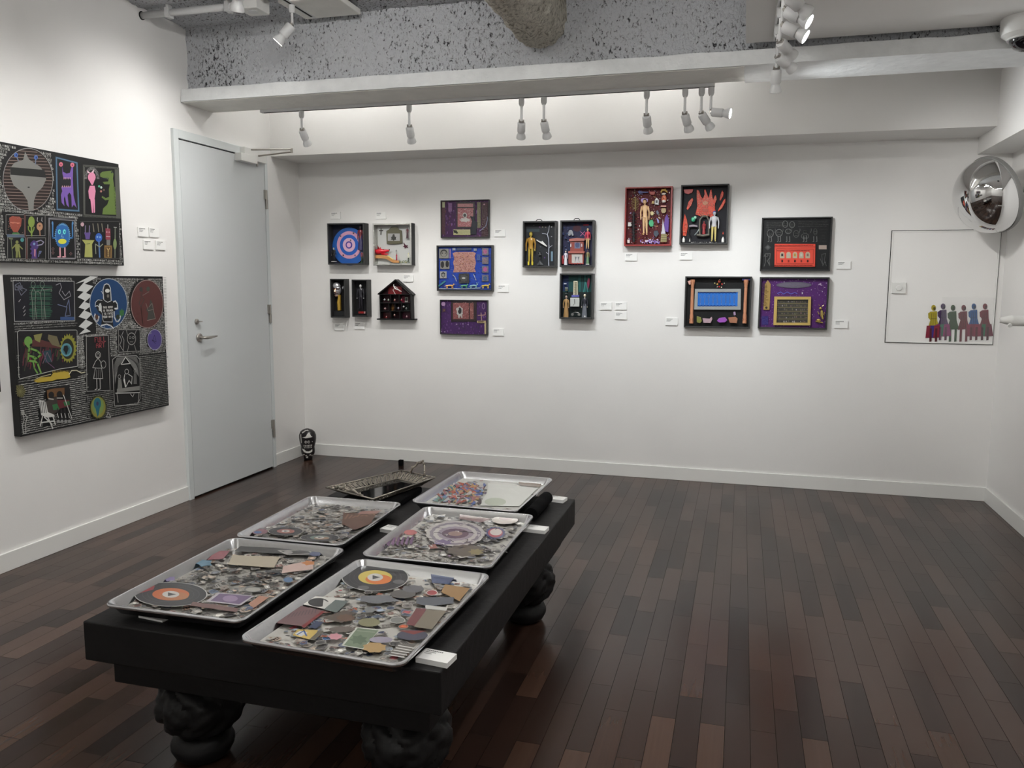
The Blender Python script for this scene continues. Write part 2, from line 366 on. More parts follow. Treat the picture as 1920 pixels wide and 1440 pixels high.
# ------------------------------------------------------------------ drawing on planes
FONT = {'A': '0003142320 0222', 'B': '00043423221200 0222', 'C': '24142304 0400', 'D': '000414232100', 'E': '2404002 0020 0212', 'F': '2404 0400 0212',
 'G': '2414040010202212', 'H': '0004 2024 0222', 'I': '1014', 'J': '2421100001', 'K': '0004 2402 0220', 'L': '040020', 'M': '0004122420', 'N': '00042024',
 'O': '0004242000', 'P': '000424220 0222', 'Q': '0004242000 1120', 'R': '000424220220', 'S': '242404022220 0020'.replace('2424', '24'), 'T': '0424 1410', 'U': '0400202 2024',
 'V': '041024', 'W': '0400122024', 'X': '0024 0420', 'Y': '041224 1210', 'Z': '04240020'}
class Art:
    """flat shapes laid as coats of paint on a plane; coordinates given as u (right), v (up) metres or through px()"""
    def __init__(s, O, U, V, N, ax, crop=(0, 0, 1), z0=.0002, dz=.000012, seed=1):
        s.O, s.U, s.V, s.N = Vector(O), Vector(U), Vector(V), Vector(N); s.ax = ax; s.crop = crop
        s.wf = 1.5; s.z = z0; s.dz = dz; s.mb = MB(); s.r = random.Random(seed)
    def px(s, x, y):
        x0, y0, k = s.crop; p = on(x0 + x / k, y0 + y / k, s.ax, s.O[s.ax]) - s.O
        return (p.dot(s.U), p.dot(s.V))
    def P(s, u, v): return s.O + s.U * u + s.V * v + s.N * s.z
    def poly(s, pts, col, lift=True):
        if lift: s.z += s.dz
        q = [s.P(*p) for p in pts]
        if len(q) <= 4 and len(q) > 2 and not lift: s.mb.add(q, [tuple(range(len(q)))], col); return
        s.mb.add(q, [tuple(t) for t in tessellate_polygon([q])], col)
    def pp(s, pts, col): s.poly([s.px(*p) for p in pts], col)
    def rect(s, u0, v0, u1, v1, col): s.poly([(u0, v0), (u1, v0), (u1, v1), (u0, v1)], col)
    def prect(s, x0, y0, x1, y1, col): s.pp([(x0, y0), (x1, y0), (x1, y1), (x0, y1)], col)
    def ell(s, c, ru, rv, col, n=24, rot=0, jag=0):
        s.z += s.dz; pts = []
        for i in range(n):
            a = 2*PI*i/n; k = 1 + (jag * (1 if i % 2 else -1)); x, y = ru*math.cos(a)*k, rv*math.sin(a)*k
            pts.append((c[0] + x*math.cos(rot) - y*math.sin(rot), c[1] + x*math.sin(rot) + y*math.cos(rot)))
        q = [s.P(*c)] + [s.P(*p) for p in pts]
        s.mb.add(q, [(0, 1 + i, 1 + (i + 1) % n) for i in range(n)], col)
    def pell(s, cx, cy, rx, ry, col, n=24, rot=0, jag=0):
        c = s.px(cx, cy); a = s.px(cx + rx, cy); b = s.px(cx, cy - ry)
        s.z += s.dz; pts = []
        for i in range(n):
            t = 2*PI*i/n; k = 1 + (jag * (1 if i % 2 else -1)); x, y = rx*math.cos(t)*k, ry*math.sin(t)*k
            pts.append(s.px(cx + x*math.cos(rot) - y*math.sin(rot), cy + x*math.sin(rot) + y*math.cos(rot)))
        q = [s.P(*c)] + [s.P(*p) for p in pts]
        s.mb.add(q, [(0, 1 + i, 1 + (i + 1) % n) for i in range(n)], col)
    def seg(s, a, b, w, col):
        dx, dy = b[0] - a[0], b[1] - a[1]; l = math.hypot(dx, dy) or 1e-6; w *= s.wf; nx, ny = -dy/l*w/2, dx/l*w/2
        ex, ey = dx/l*w*.3, dy/l*w*.3
        s.mb.add([s.P(a[0]+nx-ex, a[1]+ny-ey), s.P(a[0]-nx-ex, a[1]-ny-ey), s.P(b[0]-nx+ex, b[1]-ny+ey), s.P(b[0]+nx+ex, b[1]+ny+ey)], [(0, 1, 2, 3)], col)
    def line(s, pts, w, col, lift=True):
        if lift: s.z += s.dz
        for a, b in zip(pts, pts[1:]): s.seg(a, b, w, col)
    def pline(s, pts, w, col): s.line([s.px(*p) for p in pts], w, col)
    def ring(s, cx, cy, rx, ry, w, col, n=32, a0=0, a1=1):
        s.pline([(cx + rx*math.cos(2*PI*(a0 + (a1-a0)*i/n)), cy + ry*math.sin(2*PI*(a0 + (a1-a0)*i/n))) for i in range(n + 1)], w, col)
    def text(s, t, u, v, h, w, col, du=None):
        """left, baseline, letter height"""
        s.z += s.dz; cw = du or h * .78
        for ch in t:
            for pl in FONT.get(ch, '').split():
                pts = [(u + int(pl[i]) / 2 * cw * .62, v + min(int(pl[i+1]), 4) / 4 * h) for i in range(0, len(pl) - 1, 2)]
                s.line(pts, w, col, False)
            u += cw
    def ptext(s, t, x, y, x1, hpx, w, col):
        a = s.px(x, y); b = s.px(x1, y); c = s.px(x, y - hpx)
        s.text(t, a[0], a[1], abs(c[1] - a[1]), w, col, du=(b[0] - a[0]) / max(1, len(t)))
    def glyph(s, u, v, h, w, col):
        r = s.r; k = r.randrange(9); f = lambda a, b: (u + a*h, v + b*h)
        L = lambda *p: s.line([f(*q) for q in p], w, col, False)
        if k == 0: L((-.4,-.4),(.4,-.4),(.4,.4),(-.4,.4),(-.4,-.4))
        elif k == 1: L((-.4,-.4),(0,.45),(.4,-.4),(-.4,-.4))
        elif k == 2: L((-.4,.4),(.4,.4)); L((0,.4),(0,-.4))
        elif k == 3:
            for q in (-.3, 0, .3): L((-.4, q), (.4, q + r.uniform(-.1, .1)))
        elif k == 4:
            for q in (-.3, 0, .3): L((q, -.4), (q + r.uniform(-.15, .15), .4))
        elif k == 5: L(*[(.35*math.cos(i*PI/3), .35*math.sin(i*PI/3)) for i in range(7)])
        elif k == 6: L((-.4,-.3),(-.15,.35),(.05,-.3),(.25,.35),(.45,-.3))
        elif k == 7: L((-.4,.4),(-.4,-.4),(.4,-.4),(.4,.1)); L((-.1,.1),(.1,.3))
        else: L((-.4,-.4),(.4,.4)); L((-.4,.4),(.4,-.4))
    def fill_glyphs(s, u0, v0, u1, v1, h, w, col, holes=(), mode='glyph'):
        s.z += s.dz; v = v0 + h/2
        while v < v1 - h*.3:
            u = u0 + h/2 * s.r.uniform(.7, 1.2)
            while u < u1 - h*.4:
                if not any(H(u, v) for H in holes):
                    kk = s.r.uniform(.75, 1.1); c = tuple(min(255, x * kk) for x in col)
                    if mode == 'glyph': s.glyph(u, v, h*.8, w, c); st = h * s.r.uniform(.85, 1.1)
                    elif mode == 'dash':
                        l = h * s.r.uniform(.8, 2.2); s.seg((u, v + s.r.uniform(-.1, .1)*h), (u + l*.8, v + s.r.uniform(-.15, .15)*h), w * s.r.uniform(.7, 1.3), c); st = l
                    elif mode == 'script':
                        l = h * s.r.uniform(1, 2.5); n = max(3, int(l/h*4)); pts = [(u + l*.85*i/n, v + h*.28*(1 if i % 2 else -1)*s.r.uniform(.4, 1)) for i in range(n + 1)]
                        s.line(pts, w, c, False); st = l
                    elif mode == 'dots': s.seg((u - w*.4, v), (u + w*.4, v), w, c); st = h * s.r.uniform(.7, 1.3)
                else: st = h * .5
                u += st
            v += h
    def inrect(s, x0, y0, x1, y1, m=0):
        a = s.px(x0, y0); b = s.px(x1, y1); c = s.px(x1, y0); d = s.px(x0, y1)
        U0, U1 = min(a[0], d[0]) - m, max(b[0], c[0]) + m; V0, V1 = min(b[1], d[1]) - m, max(a[1], c[1]) + m
        return lambda u, v: U0 < u < U1 and V0 < v < V1
    def inell(s, cx, cy, rx, ry, m=0):
        c = s.px(cx, cy); a = abs(s.px(cx + rx, cy)[0] - c[0]) + m; b = abs(s.px(cx, cy - ry)[1] - c[1]) + m
        return lambda u, v: ((u - c[0]) / a) ** 2 + ((v - c[1]) / b) ** 2 < 1
    def build(s, name, m, parent, dim=.8):
        if s.ax == 2: dim = .97
        s.mb.c = [tuple(v * dim for v in c) for c in s.mb.c]
        return s.mb.build(name, m, parent)

# ------------------------------------------------------------------ track lighting
def track(name, a, b, label, along='x', down=.02, wdt=.034):
    a, b = Vector(a), Vector(b); t = empty(name, (a + b) / 2, label, 'lighting track')
    h = wdt / 2; o = Vector((0, h, 0)) if along == 'x' else Vector((h, 0, 0))
    lo = Vector((min(a.x, b.x), min(a.y, b.y), a.z - down)) - o; hi = Vector((max(a.x, b.x), max(a.y, b.y), a.z)) + o
    MB().box(lo, hi).build('track_body', 'fixture', t, bevel=.002)
    k = Vector((0, h * .35, 0)) if along == 'x' else Vector((h * .35, 0, 0))
    e = Vector((.02, 0, 0)) if along == 'x' else Vector((0, .02, 0))
    MB().box(Vector((min(a.x, b.x), min(a.y, b.y), a.z - down - .0012)) - k + e, Vector((max(a.x, b.x), max(a.y, b.y), a.z - down)) + k - e).build('slot', 'darkgap', t)
    return t
def spot(mount, joint, aim, label, power, cone=85, col=WARM, sc_=1.0, bright=True, group=None, blend=1, flood=False):
    mount, joint, aim = Vector(mount), Vector(joint), Vector(aim).normalized()
    t = empty('track_spotlight', mount, label, 'spotlight', group)
    a = MB(); a.lathe([(0, 0), (.017, 0), (.017, .03), (.012, .042), (0, .042)], mount, (0, 0, -1), 14); a.build('track_adapter', 'fixture', t, smooth='auto')
    MB().tube([mount + Vector((0, 0, -.04)), joint], .0075, 10).build('stem', 'fixture', t, smooth='auto')
    k = sc_; st = joint + aim * .006
    y = MB(); sx = aim.cross(Vector((0, 0, 1))); sx = sx.normalized() if sx.length > .05 else Vector((1, 0, 0))
    for s_ in (-1, 1): y.tube([joint + sx * .012 * s_ + Vector((0, 0, .012)), joint + sx * .012 * s_ + aim * .02], .004, 6)
    y.tube([joint - sx * .014, joint + sx * .014], .006, 8); y.build('yoke', 'steel', t)
    h = MB(); h.lathe([(.0, .0), (.020*k, 0), (.024*k, .006), (.024*k, .058*k), (.022*k, .062*k), (0, .062*k)], st, aim, 20); h.build('lamp_housing', 'fixture', t, smooth='auto')
    b = MB(); b.lathe([(.018*k, .060*k), (.019*k, .07*k), (.027*k, .088*k), (.0285*k, .102*k), (.026*k, .104*k), (.025*k, .100*k)], st, aim, 24); b.build('reflector_bulb', 'fixture', t, smooth='auto')
    MB().lathe([(0, .1005*k), (.0255*k, .1005*k), (.0255*k, .101*k), (0, .1015*k)], st, aim, 24).build('bulb_lens', 'lens' if bright else 'lensdim', t)
    if power:
        l = bpy.data.lights.new('bulb_light', 'SPOT'); l.energy = power; l.color = col; l.spot_size = math.radians(cone); l.spot_blend = blend; l.shadow_soft_size = .022*k
        lo = bpy.data.objects.new('bulb_light', l); C.objects.link(lo); lo.parent = t
        lo.location = st + aim * .112*k - mount; lo.rotation_euler = aim.to_track_quat('-Z', 'Y').to_euler()
    return t
YT = 4.745
track('lighting_track', (-3.02, YT, 2.4885), (-.19, YT, 2.4885), 'long white track under the back edge of the concrete beam')
names = ['leftmost spotlight under the beam, nearest the door', 'lone spotlight under the beam above the bullseye and wolf boxes',
 'left spotlight of the close pair above the three stacked collages', 'right spotlight of the close pair in the middle of the beam track',
 'lone spotlight under the beam above the red shadow box', 'straight-down spotlight, leftmost of the three clustered at the right end of the beam track',
 'slightly tilted spotlight in the middle of the right-end cluster', 'glowing spotlight turned sideways at the right end of the beam track']
px = [(565, 205, 567, 243, 577, 268), (767, 193, 769, 237, 776, 262), (978, 182, 978, 228, 981, 252), (1020, 179, 1020, 227, 1023, 252),
      (1213, 169, 1212, 216, 1215, 243), (1285, 166, 1284, 213, 1285, 238), (1316, 163, 1315, 212, 1329, 238), (1334, 161, 1333, 210, 1366, 215)]
tgt = [(-2.75, YB, 1.15), (-2.2, YB, 1.15), (-1.6, YB, 1.15), (-1.1, YB, 1.2), (-.5, YB, 1.25), (.0, YB, 1.15), (.6, YB, 1.15), None]
for i, q in enumerate(px):
    m = on(q[0], q[1], 1, YT); m.z = 2.466; j = on(q[2], q[3], 1, YT)
    if i < 7:
        aim = Vector(tgt[i]) - j
    else: aim = Vector((1, -.16, -.16))
    spot(m, (m.x, YT, j.z), aim, names[i], SPOT_W if i < 7 else SPOT_W * 1.4, cone=78, bright=(i == 7), col=COOL if i > 1 else WARM)
# right hand track on the dropped ceiling
XT = .113
track('lighting_track', (XT, .6, ZD), (XT, 4.36, ZD), 'white track on the dropped ceiling holding a bunch of spotlights', 'y')
nm = ['spotlight on the dropped ceiling track cut by the top of the picture', 'upper of the two glowing spotlights on the dropped ceiling track', 'lower of the two glowing spotlights on the dropped ceiling track',
      'unlit-looking spotlight below the glowing pair, turned away to the right wall', 'lowest sideways spotlight on the dropped ceiling track', 'spotlight pointing straight down at the far end of the dropped ceiling track']
jp = [(1479, -10), (1473, 19), (1467, 48), (1464, 78), (1460, 106), (1455, 128)]
aims = [(1, .5, -.75), (1, -.25, -.62), (1, -.2, -.6), (.85, 1.1, -.62), (1, .9, -.6), (.0, .45, -1)]
pw = [.8, .9, .9, 1.0, 1.1, .8]
for i, (a, b) in enumerate(jp):
    j = on(a, b, 2, 2.44 if i < 5 else 2.40); 
    m = Vector((XT, min(j.y, (9, 9, 9, 3.98, 4.12, 4.335)[i]), ZD - .02)); j.x = XT; j.y = m.y
    spot(m, j, aims[i], nm[i], SPOT_W * pw[i], cone=85 if i not in (3, 4) else 60, bright=i in (1, 2), col=WARM, sc_=1.0)
# left hand track on the rough ceiling
XS = -2.44
track('lighting_track', (XS, -1.2, ZC - .022), (XS, 4.40, ZC - .022), 'track with a dark slot on the rough ceiling above the paintings', 'y')
j = on(548, 46, 0, XS); m = Vector((XS, j.y, ZC - .045))
spot(m, j, (-.85, -.25, -1), 'glowing spotlight hanging before the rough beam face at upper left', FILL_W * .42, cone=110, sc_=1.15)
j = on(447, -36, 0, XS); m = Vector((XS, j.y, ZC - .045))
spot(m, j, (-.35, .35, -1), 'spotlight beside the white junction box, cut by the top of the picture', SPOT_W * .8, cone=85, sc_=1.3)
# unseen spots added on the same tracks for wall wash, bounce and fill
for i, (y, a) in enumerate([(3.05, (-.75, .12, -1)), (2.2, (-.55, .35, -1)), (1.2, (-.55, .4, -1)), (-.8, (-.3, .2, -1))]):
    spot((XS, y, ZC - .045), (XS, y, ZC - .2), a, 'spotlight on the left ceiling track over the low table, %s' % ['farthest from the viewer', 'second from the far end', 'beside the viewer', 'behind the viewer'][i], FILL_W * (.18, .52, .62, .6)[i], cone=100, sc_=1.15)
for i, (x, y, a) in enumerate([(XS, -.3, (.1, -1, -.35)), (XT, .7, (-.2, -1, -.25)), (XS, 1.0, (.3, -1, -.2))]):  # added to bounce light off the front wall onto the beam
    zc_ = ZC - .045 if x == XS else ZD - .02
    spot((x, y, zc_), (x, y, zc_ - .15), a, 'added bounce spotlight aimed at the wall behind the viewer, %s' % ['on the left track end', 'on the dropped ceiling track', 'on the left track beside the viewer'][i], FILL_W * 1.2, cone=120, sc_=1.15)
for i, (y, a, p) in enumerate([(2.6, (-.1, .25, -1), .7), (1.5, (-.45, .35, -1), .5), (.8, (-.2, .3, -1), .6)]):  # unseen fill spots added nearer the viewer on this track
    spot((XT, y, ZD - .02), (XT, y, ZD - .17), a, 'added fill spotlight on the dropped ceiling track %s' % ['just above the picture, pointing at the floor', 'turned toward the low table', 'nearest the viewer'][i], FILL_W * p * .45, cone=110, sc_=1.2)

for i, (x, y, z, n_) in enumerate([(-1.25, 2.7, 2.885, 'above the low table'), (.80, .9, 2.545, 'on the dropped ceiling beside the viewer')]):  # out-of-view tubes added to brighten the beam face and dropped ceiling
    t = empty('tube_light', (x, y, z), 'white fill tube light added %s' % (n_ if i else 'on the rough ceiling ' + n_), 'tube light')
    MB().box((x - .6, y - .035, z - .01), (x + .6, y + .035, z + .06)).build('tube_housing', 'fixture', t, bevel=.004)
    MB().tube([(x - .58, y, z - .035), (x + .58, y, z - .035)], .014, 12).build('tube', 'tubefill' if i == 0 else 'tubefill_soft', t, smooth='auto')
    for s_ in (-1, 1): MB().box((x + s_*.59 - .012, y - .02, z - .055), (x + s_*.59 + .012, y + .02, z - .01)).build('lamp_holder', 'fixture', t)
# ------------------------------------------------------------------ conduit, junction box, camera, mirror, panel, rod
t = empty('conduit_pipe', (XL, 4.11, 2.905), 'white conduit pipe running from the left wall under the rough ceiling', 'pipe')
MB().tube([(XL + .001, 4.11, 2.903), (-2.70, 4.11, 2.905)], .019, 14).build('pipe', 'fixture', t, smooth=True)
MB().lathe([(.019, 0), (.024, 0), (.024, .003), (.019, .003)], (XL + .0005, 4.11, 2.903), (1, 0, 0), 20).build('wall_collar', 'darkgap', t)
for x in (-3.19, -2.80):
    b = MB(); b.box((x - .014, 4.085, 2.875), (x + .014, 4.135, 2.93)); b.box((x - .008, 4.09, 2.93), (x + .008, 4.13, 2.95)); b.build('pipe_clamp', 'fixture', t, bevel=.003)
t = empty('junction_box', (-2.64, 4.10, 2.87), 'white square junction box at the end of the conduit pipe', 'electrical box')
MB().box((-2.70, 4.04, 2.862), (-2.58, 4.17, 2.935)).build('box_body', 'white', t, bevel=.004)
MB().lathe([(0, 0), (.03, 0), (.03, .003), (0, .003)], (-2.64, 4.10, 2.862), (0, 0, -1), 20).build('cover_disc', 'fixture', t)
tag(MB().box((-2.50, 4.12, 2.905), (-2.15, 4.42, 2.935)).build('ceiling_plate', 'soffit', bevel=.004), 'grey flat plate on the rough ceiling beside the junction box', 'metal plate')

cc = on(1929, 33, 2, ZD); t = empty('security_camera', cc, 'white dome security camera on the dropped ceiling, top right corner', 'security camera')
k = (cc - CAMP).length / 1520
r = 36 * k; r2 = 24*k
b = MB(); b.lathe([(0, 0), (r, 0), (r * 1.0, .45*r), (r*.95, .65*r), (r*.74, .8*r), (0, .8*r)], cc, (0, 0, -1), 36); b.build('camera_housing', 'white', t, smooth='auto')
b = MB(); b.lathe([(r2*math.cos(a), r*.78 + r2*.85*math.sin(a)) for a in [i*PI/2/8 for i in range(9)]], cc, (0, 0, -1), 32); b.build('dome', 'dome', t, smooth=True)
b = MB(); b.lathe([(r2*1.0, r*.77), (r2*1.12, r*.77), (r2*1.12, r*.86), (r2*1.0, r*.86)], cc, (0, 0, -1), 32); b.build('dome_ring', 'white', t, smooth='auto')
b = MB()
for i in range(7):
    a = -PI/2 - .38 + i * .035; p = cc + Vector((math.cos(a) * (r + .0005), math.sin(a) * (r + .0005), -.30 * r)); b.box(p - Vector((.0028, .001, .0035)), p + Vector((.0016, .001, .0035)))
b.build('nameplate', 'ink', t)

# convex mirror
mc = on(1859, 366, 1, 5.42); nd = Vector((-.90, -.36, -.34)).normalized(); Rm = .222
t = empty('convex_mirror', mc, 'round convex safety mirror in the upper right corner above the access panel', 'mirror')
b = MB(); dep = .19; prof = []
for i in range(25): a = PI/2 * i / 24; prof.append((Rm * math.cos(a), dep * math.sin(a)))
b.lathe([(Rm, 0)] + prof, mc, nd, 64); b.build('mirror_face', 'mirror', t, smooth=True)
b = MB(); b.lathe([(Rm - .004, -.02), (Rm + .004, -.02), (Rm + .007, -.004), (Rm + .004, .006), (Rm - .002, .005)], mc, nd, 64); b.build('rim', 'rimgrey', t, smooth='auto')
b = MB(); b.lathe([(0, -.03), (Rm*.5, -.03), (Rm, -.02), (Rm, -.012), (0, -.012)], mc, nd, 40); b.build('back_shell', 'fixture', t, smooth='auto')
b = MB(); b.tube([mc - nd * .03, mc - nd * .10, (XR - .002, mc.y + .06, mc.z)], .012, 10); b.box((XR - .008, mc.y + .02, mc.z - .05), (XR, mc.y + .10, mc.z + .05)); b.build('bracket', 'fixture', t)

# access panel on the back wall
q = [on(1672, 431, 1, YB), on(1877, 431, 1, YB), on(1862, 647, 1, YB), on(1658, 642, 1, YB)]
x0 = (q[0].x + q[3].x) / 2; x1 = (q[1].x + q[2].x) / 2; z1 = (q[0].z + q[1].z) / 2; z0 = (q[2].z + q[3].z) / 2
t = empty('access_panel', ((x0 + x1) / 2, YB, z0), 'white square access panel flush in the back wall at the right', 'access panel')
MB().box((x0, YB - .004, z0), (x1, YB, z1)).build('panel_recess', 'darkgap', t)
b = MB(); f = .012
for a_, b_ in (((x0 + .004, z0 + .004), (x1 - .004, z0 + f)), ((x0 + .004, z1 - f), (x1 - .004, z1 - .004)), ((x0 + .004, z0 + f), (x0 + f, z1 - f)), ((x1 - f, z0 + f), (x1 - .004, z1 - f))):
    b.box((a_[0], YB - .010, a_[1]), (b_[0], YB - .002, b_[1]))
b.build('panel_frame', 'trim', t)
MB().box((x0 + f, YB - .007, z0 + f), (x1 - f, YB - .003, z1 - f)).build('panel_door', 'wall', t, bevel=.001)
lp = on(1685, 540, 1, YB - .012); b = MB(); b.box((lp.x - .042, YB - .02, lp.z - .036), (lp.x + .042, YB - .006, lp.z + .036)); b.lathe([(0, 0), (.018, 0), (.018, .006), (0, .006)], (lp.x, YB - .02, lp.z), (0, -1, 0), 20)
b.build('latch', 'white', t, bevel=.002)
# sheet of coloured doll cutouts taped on the panel
a = on(1757, 560, 1, YB - .012); c = on(1857, 642, 1, YB - .012)
t = empty('doll_sheet', ((a.x + c.x) / 2, YB - .01, c.z), 'clear sleeve holding six brightly coloured doll silhouettes in the corner of the access panel', 'artwork')
cols = [(196, 178, 40), (70, 40, 92), (52, 84, 46), (122, 36, 54), (30, 92, 160), (128, 34, 52)]
skirt = [((150, 30, 60), (60, 40, 140)), ((150, 30, 110), (40, 120, 90)), None, None, ((150, 30, 70), (130, 25, 60)), ((120, 30, 60), (30, 120, 80))]
dx = [430, 500, 572, 650, 724, 806]; CR = (1640, 290, 1090 / 280)
for i in range(6):
    A = Art((0, YB - .011, 0), (1, 0, 0), (0, 0, 1), (0, -1, 0), 1, CR); x = dx[i]; top = 1088 if i in (1, 4, 5) else 1098
    c0 = cols[i]; dk = tuple(int(v * .45) for v in c0)
    Pn = []
    A.pell(x, top + 20, 17, 22, c0, 14); A.pell(x + 6, top + 26, 10, 12, dk, 10)
    A.pp([(x - 26, top + 48), (x + 24, top + 44), (x + 26, top + 110), (x + 44, top + 175), (x - 46, top + 180), (x - 24, top + 110), (x - 40, top + 90)], c0)
    A.pp([(x - 40, top + 60), (x - 24, top + 50), (x - 20, top + 95), (x - 38, top + 92)], c0)
    for k_ in range(3): A.pline([(x - 14 + 12 * k_, top + 60), (x - 22 + 18 * k_, top + 170)], .0016, dk)
    A.pline([(x - 20, top + 100), (x + 20, top + 98)], .002, dk)
    if skirt[i]:
        for kk in range(3):
            A.pp([(x - 50 + 28*kk, top + 150), (x - 10 + 28*kk, top + 148), (x + 2 + 28*kk, top + 235), (x - 60 + 28*kk, top + 240)], skirt[i][kk % 2])
    for s_ in (-1, 1): A.pp([(x + s_*20 - 8, top + 170), (x + s_*20 + 8, top + 170), (x + s_*20 + 5, top + 265), (x + s_*20 - 12, top + 268)], c0 if not skirt[i] else tuple(int(.6*v) for v in skirt[i][0]))
    o = A.build('doll_cutout', 'gloss', t); o['label'] = ['yellow', 'purple', 'dark green', 'crimson', 'blue', 'red'][i] + ' doll silhouette'
MB().box((a.x + .03, YB - .0155, c.z), (c.x + .005, YB - .0152, a.z + .01)).build('clear_sleeve', 'plastic', t)

# rod on the right wall
rp = on(1874, 601, 1, 4.5); t = empty('wall_rod', (XR, 4.5, rp.z), 'white cylindrical rod sticking out from the right wall', 'wall fitting')
MB().tube([(XR, 4.5, rp.z), (rp.x + .05, 4.5, rp.z)], .026, 20).build('rod', 'white', t, smooth='auto')
b = MB(); b.lathe([(0, 0), (.012, 0), (.020, .03), (.026, .05), (.026, .055)], (rp.x, 4.5, rp.z + .002), (1, 0, 0), 20)
b.tube([(rp.x + .04, 4.48, rp.z - .02), (rp.x + .04, 4.47, rp.z - .024)], .009, 10); b.build('end_cap', 'trim', t, smooth='auto')
MB().lathe([(0, 0), (.045, 0), (.045, .012), (0, .012)], (XR, 4.5, rp.z), (-1, 0, 0), 24).build('wall_flange', 'white', t)
# ------------------------------------------------------------------ low table
TX0, TX1, TY0, TY1, TZ = -1.745, -.675, 1.765, 3.435, .45
t = empty('low_table', ((TX0 + TX1) / 2, (TY0 + TY1) / 2, 0), 'massive black wooden low table on carved ball legs holding the trays', 'table')
b = MB().box((TX0, TY0, TZ - .115), (TX1, TY1, TZ)); tb = b.build('tabletop', 'black', t, bevel=.004)
b = MB().box((TX0 + .05, TY0 + .05, TZ - .198), (TX1 - .05, TY1 - .05, TZ - .115)); b.build('apron', 'black', t, bevel=.003)
def leg(x, y):
    b = MB(); R = []; nn = 72; mm = 44; cz = .172; rz = .098; rr = .113
    for i in range(mm + 1):
        th = PI * i / mm; th = min(max(th, .03), PI - .03); row = []
        for j in range(nn):
            a = 2*PI*j/nn
            leaf = abs(math.sin(4*a + 1.6*math.sin(3*th))) ** .6; rib = abs(math.sin(9*th + 2*math.sin(4*a)))
            k = 1 + .10 * leaf * math.sin(th) + .05 * rib * leaf + .05 * noise.fractal(Vector((math.cos(a)*3, math.sin(a)*3, th*3 + x)), 1, 2, 3)
            row.append(Vector((x + rr*k*math.sin(th)*math.cos(a), y + rr*k*math.sin(th)*math.sin(a), cz - rz*k*math.cos(th) if th < 2.4 else min(cz - rz*math.cos(th)*k, TZ - .199))))
        R.append(row)
    b.rings(R)
    o = b.build('leg', 'black', t, smooth='auto')
    f = MB(); f.lathe([(0, .001), (.055, .001), (.078, .014), (.090, .038), (.090, .052), (.080, .074), (.062, .088), (0, .09)], (x, y, 0), (0, 0, 1), 40)
    f.build('foot', 'black', o, smooth='auto')
for x, y in ((-1.49, 1.925), (-.835, 1.925), (-1.49, 3.14), (-.825, 3.14)): leg(x, y)

# ------------------------------------------------------------------ sheet pans
def rrect(w, l, r, z, n=7):
    P = []
    for cx, cy, a0 in ((w/2 - r, l/2 - r, 0), (-w/2 + r, l/2 - r, PI/2), (-w/2 + r, -l/2 + r, PI), (w/2 - r, -l/2 + r, 3*PI/2)):
        for i in range(n): a = a0 + PI/2*i/(n-1); P.append((cx + r*math.cos(a), cy + r*math.sin(a), z))
    return P
def pan_geo(cx, cy, zr, w, l, rot, tilt=0):
    """zr: height of the rim top"""
    T = Matrix.Translation((cx, cy, zr)) @ Matrix.Rotation(rot, 4, 'Z') @ Matrix.Rotation(tilt, 4, 'X')
    b = MB(); prof = [(-.001, -.009), (.0, -.004), (-.0015, -.0005), (-.005, 0), (-.0085, -.0012), (-.010, -.004), (-.026, -.0305), (-.0285, -.033), (-.034, -.034)]
    R = []
    for off, z in prof: R.append([T @ Vector(p) for p in rrect(w + 2*off, l + 2*off, .034 + off*.6, z)])
    out = [(-.034, -.0358), (-.028, -.0354), (-.0095, -.008), (-.005, -.006), (-.001, -.009)]
    for off, z in out: R.append([T @ Vector(p) for p in rrect(w + 2*off, l + 2*off, .034 + off*.6, z)])
    # body first (open ring closed upon itself), floor caps
    b.rings(R, cap=False)
    n = len(R[0]); b.add(R[8], [tuple(range(n))]); b.add(R[9], [tuple(range(n))])
    return b, T
PAL = {'grey': [(120,116,112),(150,146,140),(88,84,84),(176,172,164),(104,108,116),(134,122,112),(70,68,70),(190,188,182)],
 'warm': [(150,120,104),(172,150,132),(122,84,76),(196,180,164),(96,70,66)], 'cool': [(96,110,132),(74,86,116),(132,144,158),(60,70,104)],
 'pop': [(176,84,48),(72,104,150),(150,64,72),(190,160,90),(100,134,110),(112,84,130),(200,130,140)]}
